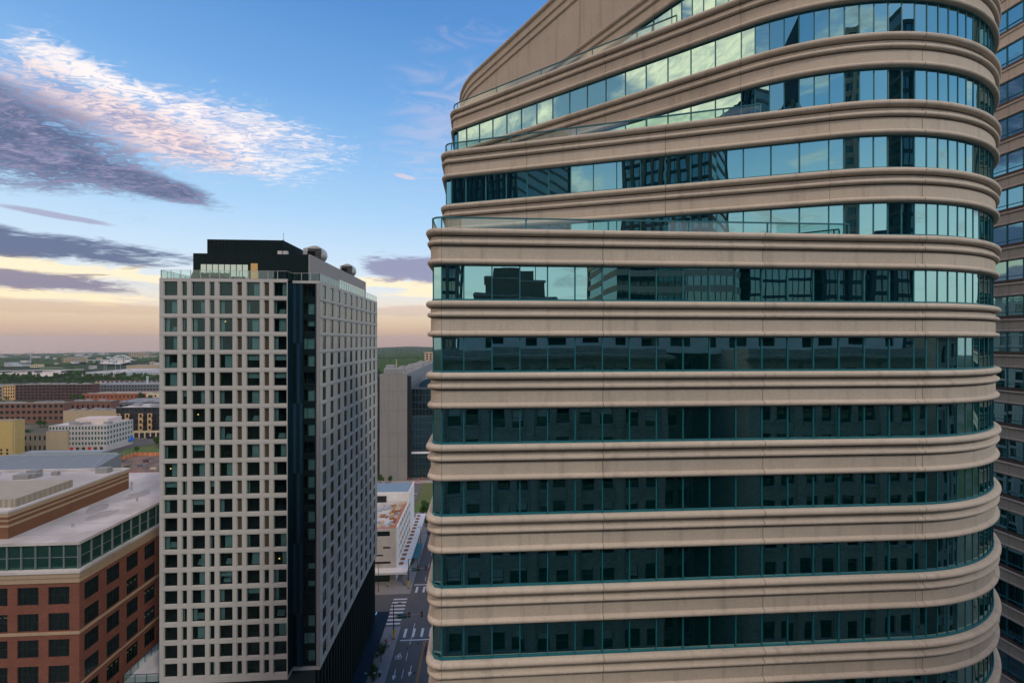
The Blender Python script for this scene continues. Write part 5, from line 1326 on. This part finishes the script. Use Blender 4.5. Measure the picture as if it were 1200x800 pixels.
block('white_depot', 'smaller pale depot right of the long low white depot', 'warehouse', 158, 200, 438.8, 435.6, 110, 'pale_blue_white', 'pale_office', 1, 12, ww=.5, wh=.3, roofstuff=3)
block('brown_depot', 'brownish flat depot behind the white depots, near the tower edge', 'warehouse', 148, 186, 432.4, 428.2, 50, 'tan_flat', 'tan_roof', 0, 0, roofstuff=3)
block('far_school', 'pale flat complex on the horizon right of the white arch bridge', 'building', 151, 168, 418.2, 413.2, 60, 'tan_flat', 'pale_office', 2, 6, roofstuff=2)
block('far_mill', 'white mill with a small tower across the river at left', 'building', 5, 12, 429.3, 424.8, 30, 'pale_blue_white', 'pale_office', 2, 4, roofstuff=1)
block('far_mill', 'low white shed right of the mill across the river', 'building', 13, 26, 429.2, 427.0, 30, 'pale_blue_white', 'pale_office', 0, 0, roofstuff=1)
block('far_brick', 'tiny tan building on the far river bank by the lawn', 'building', 35, 45, 430.3, 427.0, 20, 'cream', 'tan_roof', 1, 4, roofstuff=0)
block('far_brick', 'tiny tan and white building on the horizon left of the arch bridge', 'building', 73, 89, 424.5, 419.0, 60, 'tan_flat', 'pale_office', 2, 6, roofstuff=2)
block('small_white_house', 'tiny white house standing among trees before the far bridge', 'house', 104, 109, 432, 428.5, 14, 'pale_office', 'tan_roof', 1, 2, roofstuff=0)
# gabled town houses
gh = [(113, 'leftmost gabled town house above the grey row'), (118, 'gabled town house second from left above the grey row'), (123.5, 'third gabled town house above the grey row'), (129, 'fourth gabled town house above the grey row'), (134, 'fifth gabled town house above the grey row'), (140, 'sixth gabled town house above the grey row'), (146, 'seventh gabled town house above the grey row'), (152, 'eighth gabled town house above the grey row'), (158, 'gabled town house left of the white chimney'), (164, 'gabled town house just left of the white chimney foot'), (171.5, 'gabled town house right behind the white chimney'), (178, 'gabled town house right of the white chimney'), (183.5, 'gabled town house hidden partly by the pale tower')]
for k, (px, lab) in enumerate(gh):
    x, y, z = gp(px, 452.5); w = 7.0; zt = z_at(448.5, x, y); t = thing('town_house', lab, 'house', (x, y, GZ), 'gabled town houses')
    b = MB(); b.box(x - w / 2, y, GZ, x + w / 2, y + 14, zt, 0, 't'); ap = zt + 4.2; b.poly([(x - w / 2, y, zt), (x + w / 2, y, zt), (x, y, ap)]); b.poly([(x - w / 2, y + 14, zt), (x + w / 2, y + 14, zt), (x, y + 14, ap)]); part('wall', b, M['pale_office'] if k % 3 else M['tan_flat'], t)
    b = MB(); b.poly([(x - w / 2 - .4, y - .4, zt - .2), (x, y - .4, ap + .15), (x, y + 14.4, ap + .15), (x - w / 2 - .4, y + 14.4, zt - .2)]); b.poly([(x + w / 2 + .4, y - .4, zt - .2), (x, y - .4, ap + .15), (x, y + 14.4, ap + .15), (x + w / 2 + .4, y + 14.4, zt - .2)]); part('roof', b, flat('brown_shingle', (.09, .065, .055)), t)
    b = MB(); b.box(x - 1.6, y - .06, zt - 2.6, x - .2, y - .004, zt - .6); b.box(x + .3, y - .06, zt - 2.6, x + 1.7, y - .004, zt - .6); part('window', b, M['far_glass'], t)
x, y, z = gp(172.8, 462); t = thing('white_chimney', 'tall slim white chimney standing in front of the gabled town houses', 'chimney', (x, y, GZ)); zt = z_at(441, x, y)
b = MB(); b.tube((x, y, GZ), (x, y, zt), 1.5, 1.2, 12); part('shaft', b, M['pale_blue_white'], t); b = MB(); b.tube((x, y, zt - 2), (x, y, zt + .6), 1.6, 1.6, 12); part('cap', b, M['steel'], t)
# water tower, arch bridge, low river bridge, stadium light masts
x, y, z = gp(36, 425); t = thing('water_tower', 'white round water tower on the horizon above the river', 'water tower', (x, y, z)); zt = z_at(416, x, y)
b = MB(); b.ball((x, y, zt), 4.6, 0, 10, (1, 1, .85)); part('tank', b, M['pale_office'], t); b = MB(); b.tube((x, y, z), (x, y, zt - 3), 1.6, 1.1, 10); part('stem', b, M['pale_blue_white'], t)
x, y, z = gp(142, 424.5); ab = thing('arch_bridge', 'white steel tied arch bridge over the far river bend', 'bridge', (x, y, z)); w = at_y(154.5, y) - at_y(129, y); zd = z_at(421.6, x, y); rise = z_at(416.2, x, y) - zd
for s in (-5, 5):
    b = MB(); n = 20
    for i in range(n):
        u0, u1 = i / n, (i + 1) / n; P = lambda u: (x - w / 2 + w * u, y + s, zd + rise * 4 * u * (1 - u)); b.bar(P(u0), P(u1), 1.2, 1.2)
    for i in range(1, 10): u = i / 10; b.bar((x - w / 2 + w * u, y + s, zd), (x - w / 2 + w * u, y + s, zd + rise * 4 * u * (1 - u)), .3, .3)
    part('arch', b, flat('bridge_white', (.72, .70, .68)), ab)
b = MB(); xl_ = at_y(102, y); b.box(xl_, y - 6, zd - .8, x + w / 2 + 14, y + 6, zd + .5); part('deck', b, M['bridge_white'], ab)
b = MB()
for k in range(7): xx = xl_ + k * (w * .33); b.box(xx, y - 5, z - 1, xx + 2.0, y + 5, zd - .81)
part('pier', b, M['pale_office'], ab)
x, y, z = gp(40, 436); lb = thing('river_bridge', 'low dark plank bridge crossing the pale river', 'bridge', (x, y, z)); xa, xb = at_y(-25, y), at_y(88, y); zd = z_at(434.2, x, y)
b = MB(); b.bar((xa, y - 25, zd), (xb, y + 25, zd + 1.2), 7, .7); part('deck', b, M['bridge_white'], lb)
b = MB(); b.bar((xa, y - 25.5, zd - 1.0), (xb, y + 24.5, zd + .2), 6, 1.0); part('girder', b, M['charcoal_wall'], lb)
for px in (8, 44.7, 76): xx = at_y(px, y); b = MB(); b.box(xx - 2.2, y - 8, z - .5, xx + 2.2, y + 8, zd - .6); part('pier', b, M['charcoal_wall'], lb)
for k, (px, lab) in enumerate(((122, 'pale light mast left of the pair before the arch bridge'), (124.5, 'pale light mast right of the pair before the arch bridge'), (135.5, 'pale light mast below the middle of the white arch'), (141.5, 'pale light mast below the right half of the white arch'))):
    x, y, z = gp(px, 433.5); t = thing('light_mast', lab, 'light mast', (x, y, z), 'stadium light masts'); zt = z_at(426.5, x, y); b = MB(); b.tube((x, y, z), (x, y, zt), .5, .35, 8); part('pole', b, M['steel'], t); b = MB(); b.box(x - 1.8, y - .4, zt, x + 1.8, y + .4, zt + 2.2); part('lamp_rack', b, M['steel'], t)
# fences of the building site
def fence(label, pts, h=2.2):
    g = [gp(*p) for p in pts]; t = thing('site_fence', label, 'fence', (g[0][0], g[0][1], GZ)); b, po = MB(), MB()
    for p, q in zip(g, g[1:]):
        b.bar((p[0], p[1], GZ + h / 2 + .1), (q[0], q[1], GZ + h / 2 + .1), .12, h)
        n = max(2, int(math.dist(p[:2], q[:2]) / 3))
        for i in range(n): x, y = p[0] + (q[0] - p[0]) * i / n, p[1] + (q[1] - p[1]) * i / n; po.box(x - .12, y - .14, GZ, x + .12, y + .14, GZ + h + .3)
    part('panel', b, flat('fence_orange', (.50, .17, .07), var=.45, scale=.4), t); part('post', po, M['cream'], t)
fence('orange mesh fence along the far edge of the dirt lot', [(100, 559), (128, 544), (158, 534), (200, 533.4)]); fence('tan and orange board fence along the near edge of the dirt lot', [(150, 557.5), (200, 557)])
rq = random.Random(77)
for k, (px, py, m_, lab) in enumerate(((172, 541, 'maroon', 'dark red equipment box lying on the dirt lot near the tower edge'), (165, 546, 'slate_wall', 'dark equipment box lying mid way across the dirt lot'), (150, 548, 'leaf', 'green container on the left part of the dirt lot'), (180, 550, 'cream', 'cream container at the near right of the dirt lot'))):
    x, y, z = gp(px, py); t = thing('site_container', lab, 'container', (x, y, GZ)); b = MB(); b.box(x - 1.8, y - .8, GZ, x + 1.8, y + .8, GZ + 1.3)
    for i in range(6): b.box(x - 1.7 + i * .6, y - .86, GZ + .1, x - 1.4 + i * .6, y - .803, GZ + 1.2)
    part('shell', b, M[m_], t); b = MB(); b.box(x + 1.803, y - .6, GZ + .1, x + 1.86, y + .6, GZ + 1.2); part('door', b, M['steel'], t)
# pale buildings scattered among the far trees
fm = [M['pale_office'], M['tan_flat'], M['pale_blue_white'], M['pale_office']]
for k in range(82):
    px = rq.uniform(-20, 190) if k < 68 else rq.uniform(444, 503); py = HOR + 12.2 + abs(rq.gauss(0, 1)) ** 1.3 * 6.5
    if py > 431 or (px < 90 and py > 431): continue
    x, y, z = gp(px, py); d = math.hypot(x, y); w, dp, h = rq.uniform(6, 26) * (.6 + d / 4000), rq.uniform(8, 20), rq.uniform(4, 10)
    mm = rq.choice(fm); t = thing('far_building', 'tiny pale building among the far trees below the horizon', 'building', (x, y, z), 'tiny pale buildings among the far trees')
    b = MB(); b.box(x - w / 2, y, z - 2, x + w / 2, y + dp, z + h, 0, 't'); part('wall', b, mm, t); b = MB(); b.box(x - w / 2 - .3, y - .3, z + h, x + w / 2 + .3, y + dp + .3, z + h + .8); part('roof', b, rq.choice([M['pale_office'], M['grey_roof'], M['tan_roof']]), t)
# medium distance single trees
mt = 0
for k in range(285):
    px = rq.uniform(-15, 190); py = rq.choice([rq.uniform(441.5, 449), rq.uniform(444, 452), rq.uniform(441, 446)])
    if k > 262: py = rq.uniform(462, 471)
    if px < 80 and 433 < py < 441.5: continue
    x, y, z = gp(px, py); tree('bushy green tree in the belt before the pale river and depots' if py < 455 else 'small green tree between the middle distance brick blocks', x, y, z, rq.choice([1, 2, 3]), rq.uniform(.7, 1.25), rq.uniform(0, 6), 'trees of the river belt' if py < 455 else 'trees between the brick blocks'); mt += 1
for k in range(26):
    px = rq.uniform(443, 500); py = rq.uniform(433, 441); x, y, z = gp(px, py); tree('bushy green tree behind the blank concrete high rise', x, y, z, rq.choice([1, 2, 3]), rq.uniform(.8, 1.3), rq.uniform(0, 6), 'trees behind the concrete high rise')
# far woods: one mass of thousands of crowns
def woods():
    rs = np.random.RandomState(3)
    bm = bmesh.new(); bmesh.ops.create_icosphere(bm, subdivisions=1, radius=1.0); bv = np.array([v.co[:] for v in bm.verts]); bf = np.array([[v.index for v in f.verts] for f in bm.faces]); bm.free()
    V, Fc = [], []; n = 0; off = 0
    while n < 15000:
        r = math.exp(rs.uniform(math.log(1150), math.log(13500))); hd = rs.uniform(-50, -2) if rs.rand() < .93 else rs.uniform(-70, 20)
        x, y = r * math.sin(R(hd)), r * math.cos(R(hd)); px = 600 + F * math.tan(R(hd) - YAW); z = zg(r)
        if r > 5000: z += max(0, 1 - abs(hd + 9) / 14.0) * 75 * min(1, (r - 5000) / 3500) * (1 - max(0, (r - 11000) / 4000) * .3) + 14 * mnoise.noise((hd * .13, r * .0004, 3.3))
        py = HOR - F * z / depth(x, y)
        if px < 84 and 431.5 < py < 442.5: continue
        if 112 < px < 156 and 421.5 < py < 428.5: continue
        if 92 < px < 200 and 427 < py < 446: continue
        if 44 < px < 78 and 429 < py < 434: continue
        if mnoise.noise((x * .0016, y * .0011, 0)) < -.12 and r < 5000: continue
        s = rs.uniform(4.0, 7.0) * (1 + r / 5500.0)
        k = bv * (1 + rs.uniform(-.28, .28, (len(bv), 1)))
        V.append(k * np.array([s * rs.uniform(.9, 1.6), s, s * .85 / (1 + r / 9000)]) + np.array([x, y, z + s * .5])); Fc.append(bf + off); off += len(bv); n += 1
    V = np.concatenate(V); Fc = np.concatenate(Fc); me = bpy.data.meshes.new('far_woodland'); me.vertices.add(len(V)); me.vertices.foreach_set('co', V.ravel()); me.loops.add(len(Fc) * 3); me.loops.foreach_set('vertex_index', Fc.ravel().astype(np.int32)); me.polygons.add(len(Fc)); me.polygons.foreach_set('loop_start', np.arange(0, len(Fc) * 3, 3, dtype=np.int32)); me.update(calc_edges=True); me.validate()
    me.materials.append(M['wood_leaf']); return me
tag(link('far_woodland', woods()), 'dark green woodland spreading to the horizon behind the city', 'woodland', kind='stuff')

# ------------------------------------------------------------------ haze
m, nt, out = newmat('haze_air'); v = nd(nt, 'ShaderNodeVolumePrincipled'); v.inputs['Color'].default_value = (.80, .84, .92, 1); v.inputs['Density'].default_value = 0.00004; v.inputs['Anisotropy'].default_value = 0.3; nt.links.new(v.outputs[0], out.inputs['Volume'])
b = MB(); b.box(-15500, -15500, -420, 15500, 15500, 130); hz = part('haze', b, m, None); hz['kind'] = 'stuff'; hz['label'] = 'thin bluish evening haze over the far city'; hz['category'] = 'haze'

# =================================================================== SKY, SUN, CAMERA
w = bpy.data.worlds.new('World'); sc.world = w; w.use_nodes = True; nt = w.node_tree; nt.nodes.clear()
out = nd(nt, 'ShaderNodeOutputWorld'); bg = nd(nt, 'ShaderNodeBackground'); nt.links.new(bg.outputs[0], out.inputs[0])
SUN_EL, SUN_HD = 42.0, 143.0       # heading clockwise from +Y
sky = nd(nt, 'ShaderNodeTexSky', sky_type='NISHITA'); sky.sun_disc = False; sky.sun_elevation = R(SUN_EL); sky.sun_rotation = R(SUN_HD); sky.air_density = 1.0; sky.dust_density = 1.5; sky.ozone_density = 1.5
tc = nd(nt, 'ShaderNodeTexCoord'); nrm = nd(nt, 'ShaderNodeVectorMath', operation='NORMALIZE'); nt.links.new(tc.outputs['Generated'], nrm.inputs[0])
sx = nd(nt, 'ShaderNodeSeparateXYZ'); nt.links.new(nrm.outputs[0], sx.inputs[0]); dx, dy, dz = sx.outputs
D2 = 180 / math.pi
el = mth(nt, 'MULTIPLY', mth(nt, 'ARCSINE', dz), D2); az = mth(nt, 'MULTIPLY', mth(nt, 'ARCTAN2', dx, dy), D2)
def srgb(r, g, b_): return tuple(((c / 255 + .055) / 1.055) ** 2.4 if c > 10 else c / 255 / 12.92 for c in (r, g, b_))
rmp = nd(nt, 'ShaderNodeValToRGB'); els = mth(nt, 'DIVIDE', mth(nt, 'ADD', el, 5.0), 95.0, clamp=True); nt.links.new(els, rmp.inputs[0])
stops = [(-5, (150, 128, 124)), (-0.5, (204, 162, 138)), (1.0, (216, 178, 148)), (2.6, (226, 198, 166)), (4.2, (238, 222, 204)), (6.0, (228, 231, 233)), (9.0, (206, 226, 243)), (14, (176, 213, 245)), (20, (146, 194, 240)), (27, (112, 169, 228)), (35, (84, 144, 211)), (55, (50, 100, 178)), (90, (38, 80, 158))]
cr = rmp.color_ramp
while len(cr.elements) < len(stops): cr.elements.new(.5)
for e, (d, c) in zip(cr.elements, stops): e.position = (d + 5) / 95.0; e.color = (*srgb(*c), 1)
nsk = mixc(nt, 1.0, sky.outputs[0], (.10, .10, .10), 'MULTIPLY')
base = mixc(nt, 0.18, rmp.outputs[0], nsk)
# brighter, yellower sky towards the sunset side
sd = mth(nt, 'ABSOLUTE', mth(nt, 'ADD', az, 112.0)); sunside = mth(nt, 'MULTIPLY', sstep(nt, sd, 75, 5), sstep(nt, el, 60, 0))
base = mixc(nt, mth(nt, 'MULTIPLY', sunside, .5), base, (1.0, .80, .52))
# cloud coordinates: a flat layer seen in perspective
inv = mth(nt, 'DIVIDE', 1.0, mth(nt, 'ADD', mth(nt, 'MAXIMUM', dz, 0.0), .055))
cv = nd(nt, 'ShaderNodeCombineXYZ'); nt.links.new(mth(nt, 'MULTIPLY', dx, inv), cv.inputs[0]); nt.links.new(mth(nt, 'MULTIPLY', dy, inv), cv.inputs[1])
def cn(scale, det=6, rough=.6, dist=0.4, sx_=1, sy_=1, rot=0.0, off=0.0):
    mp = nd(nt, 'ShaderNodeMapping'); nt.links.new(cv.outputs[0], mp.inputs[0]); mp.inputs['Scale'].default_value = (sx_, sy_, 1); mp.inputs['Rotation'].default_value = (0, 0, rot); mp.inputs['Location'].default_value = (off, off * .7, 0)
    return noise(nt, mp.outputs[0], scale, det, rough, dist, '2D')
big_n, fine_n = cn(.9, 7, .62, .3), cn(5.0, 6, .62, .9, 1.0, 1.8, .5)
def ell(a0, e0, ra, re, rot=0.0):
    c, s = math.cos(R(rot)), math.sin(R(rot)); a = mth(nt, 'SUBTRACT', az, a0); e = mth(nt, 'SUBTRACT', el, e0)
    u = mth(nt, 'DIVIDE', mth(nt, 'ADD', mth(nt, 'MULTIPLY', a, c), mth(nt, 'MULTIPLY', e, s)), ra); v_ = mth(nt, 'DIVIDE', mth(nt, 'SUBTRACT', mth(nt, 'MULTIPLY', e, c), mth(nt, 'MULTIPLY', a, s)), re)
    return mth(nt, 'SUBTRACT', 1.0, mth(nt, 'SQRT', mth(nt, 'ADD', mth(nt, 'MULTIPLY', u, u), mth(nt, 'MULTIPLY', v_, v_))))
def msk(e_, n_, k, lo, hi): return sstep(nt, mth(nt, 'ADD', e_, mth(nt, 'MULTIPLY', mth(nt, 'SUBTRACT', n_, .5), k)), lo, hi)
WHITE, PINK, GREY, DARK, WARM = srgb(252, 240, 236), srgb(226, 205, 210), srgb(158, 155, 182), srgb(92, 98, 132), srgb(252, 222, 176)
col = base
def lay(col, mask, c): return mixc(nt, mask, col, c)
# cirrus veil
col = lay(col, mth(nt, 'MULTIPLY', msk(ell(-4, 26, 14, 9, 40), fine_n, 2.2, .2, 1.3), .3), PINK)
# large cloud: bright rippled edge, then the shaded body under it
rp2 = cn(15.0, 4, .62, 1.0, 1.0, 2.2, .75, 2.0)
mixn = mth(nt, 'ADD', mth(nt, 'MULTIPLY', fine_n, .45), mth(nt, 'MULTIPLY', rp2, .55))
edge = mth(nt, 'ADD', mth(nt, 'MULTIPLY', big_n, .5), mth(nt, 'MULTIPLY', mixn, .5))
tone = sstep(nt, mixn, .36, .62)
m1 = msk(ell(-29.0, 21.0, 16.5, 4.6, -9), edge, 3.4, .02, .85); hole = mth(nt, 'MULTIPLY_ADD', sstep(nt, rp2, .30, .50), .55, .45)
col = lay(col, mth(nt, 'MULTIPLY', mth(nt, 'MULTIPLY', m1, hole), .95), mixc(nt, tone, srgb(206, 200, 220), WHITE))
m1a = msk(ell(-39.5, 23.3, 6.5, 2.2, -14), edge, 3.2, .02, .7); col = lay(col, mth(nt, 'MULTIPLY', mth(nt, 'MULTIPLY', m1a, hole), .9), WHITE)
m1b = msk(ell(-36, 19.9, 14, 3.3, -10), edge, 2.6, .05, .75); col = lay(col, mth(nt, 'MULTIPLY', m1b, .75), mixc(nt, tone, srgb(150, 146, 178), srgb(238, 210, 206)))
m2 = mth(nt, 'MAXIMUM', msk(ell(-47.5, 17.4, 17, 4.4, -11), edge, 2.2, .0, .45), msk(ell(-36.5, 15.2, 11, 1.7, -9), edge, 2.2, .0, .5)); col = lay(col, mth(nt, 'MULTIPLY', m2, mth(nt, 'MULTIPLY_ADD', sstep(nt, rp2, .28, .44), .25, .72)), mixc(nt, sstep(nt, mixn, .40, .70), srgb(84, 96, 130), srgb(150, 146, 176)))
# low bars of cloud with glowing undersides
strk = cn(1.6, 5, .6, .4, 1.0, 1.0, .2, 3.0)
GLOW = srgb(255, 236, 196)
for (a0, e0, ra, re, rot, c, amt, kk, glow) in ((-47, 8.4, 17, 1.6, -1.5, srgb(92, 104, 136), .94, 1.7, 1), (-48, 5.3, 17, 1.05, -1, srgb(128, 122, 146), .9, 1.6, 1), (-41.5, 11.0, 5, .38, -3, GREY, .75, 1.0, 0), (-44, 3.0, 16, .8, 0, srgb(206, 174, 150), .5, 1.4, 0),
        (-8.5, 8.7, 8.5, 1.9, -3, srgb(140, 142, 172), .92, 1.9, 1), (-8, 3.6, 9, .8, 0, srgb(206, 182, 168), .6, 1.4, 0), (-9.5, 19.3, 1.5, .32, -6, PINK, .6, 2.0, 0)):
    if glow: col = lay(col, mth(nt, 'MULTIPLY', msk(ell(a0, e0 - re * 1.15, ra, re * .75, rot), strk, kk * 1.4, .05, .55), .85), GLOW)
    col = lay(col, mth(nt, 'MULTIPLY', msk(ell(a0, e0, ra, re, rot), mth(nt, 'ADD', mth(nt, 'MULTIPLY', strk, .7), mth(nt, 'MULTIPLY', fine_n, .3)), kk, .05, .42), amt), c)
# broken, sunlit cloud over the rest of the sky (behind and beside the camera)
away = mth(nt, 'SUBTRACT', 1.0, sstep(nt, mth(nt, 'ABSOLUTE', mth(nt, 'ADD', az, 18)), 78, 52))
col = lay(col, mth(nt, 'MULTIPLY', mth(nt, 'MULTIPLY', away, sstep(nt, el, 24, 3)), .75), (1.03, 1.05, 1.03))
gen = cn(1.25, 8, .62, .5, 1, 1, 0, 7.3)
near_sun = sstep(nt, mth(nt, 'ABSOLUTE', mth(nt, 'ADD', az, 112)), 48, 18)
gm = mth(nt, 'MULTIPLY', mth(nt, 'MULTIPLY', sstep(nt, mth(nt, 'ADD', gen, mth(nt, 'MULTIPLY', near_sun, .15)), .53, .67), away), mth(nt, 'MULTIPLY', sstep(nt, el, 2, 12), .9))
bright = mixc(nt, 1.0, mixc(nt, sstep(nt, mixn, .30, .66), (.55, .60, .72), (1, 1, 1)), mixc(nt, near_sun, (1.0, .92, .84), (2.7, 1.8, 1.2)), 'MULTIPLY'); bright.node.clamp_result = False
col = lay(col, gm, mixc(nt, sstep(nt, gen, .60, .74), bright, (.42, .42, .50)))
k10 = mixc(nt, 1.0, col, (8.3, 8.3, 8.3), 'MULTIPLY'); k10.node.clamp_result = False
nt.links.new(k10, bg.inputs[0]); bg.inputs[1].default_value = 0.1
w.cycles.sampling_method='MANUAL'; w.cycles.sample_map_resolution=256
sl = bpy.data.lights.new('sun', 'SUN'); sl.energy = 1.25; sl.angle = R(9); sl.color = (1.0, .90, .78); so = bpy.data.objects.new('sun', sl); COL.objects.link(so)
sdv = Vector((math.sin(R(SUN_HD)) * math.cos(R(SUN_EL)), math.cos(R(SUN_HD)) * math.cos(R(SUN_EL)), math.sin(R(SUN_EL)))); so.rotation_euler = (-sdv).to_track_quat('-Z', 'Y').to_euler()
cam = bpy.data.cameras.new('camera'); co = bpy.data.objects.new('camera', cam); COL.objects.link(co); sc.camera = co
cam.sensor_width = 36; cam.lens = F / 1200 * 36; cam.shift_y = -(400 - HOR) / 1200; cam.clip_start = .1; cam.clip_end = 40000
co.location = (0, 0, 0); co.rotation_euler = (math.pi / 2, 0, -YAW)
sc.view_settings.view_transform = 'Standard'; sc.view_settings.look = 'None'; sc.view_settings.exposure = 0.47; sc.view_settings.gamma = 1.0; sc.view_settings.use_curve_mapping = False
sc.render.engine = 'CYCLES'; cy = sc.cycles
cy.max_bounces = 6; cy.diffuse_bounces = 2; cy.glossy_bounces = 3; cy.transmission_bounces = 3; cy.transparent_max_bounces = 10; cy.volume_bounces = 0; cy.sample_clamp_indirect = 4.0; cy.use_denoising = True
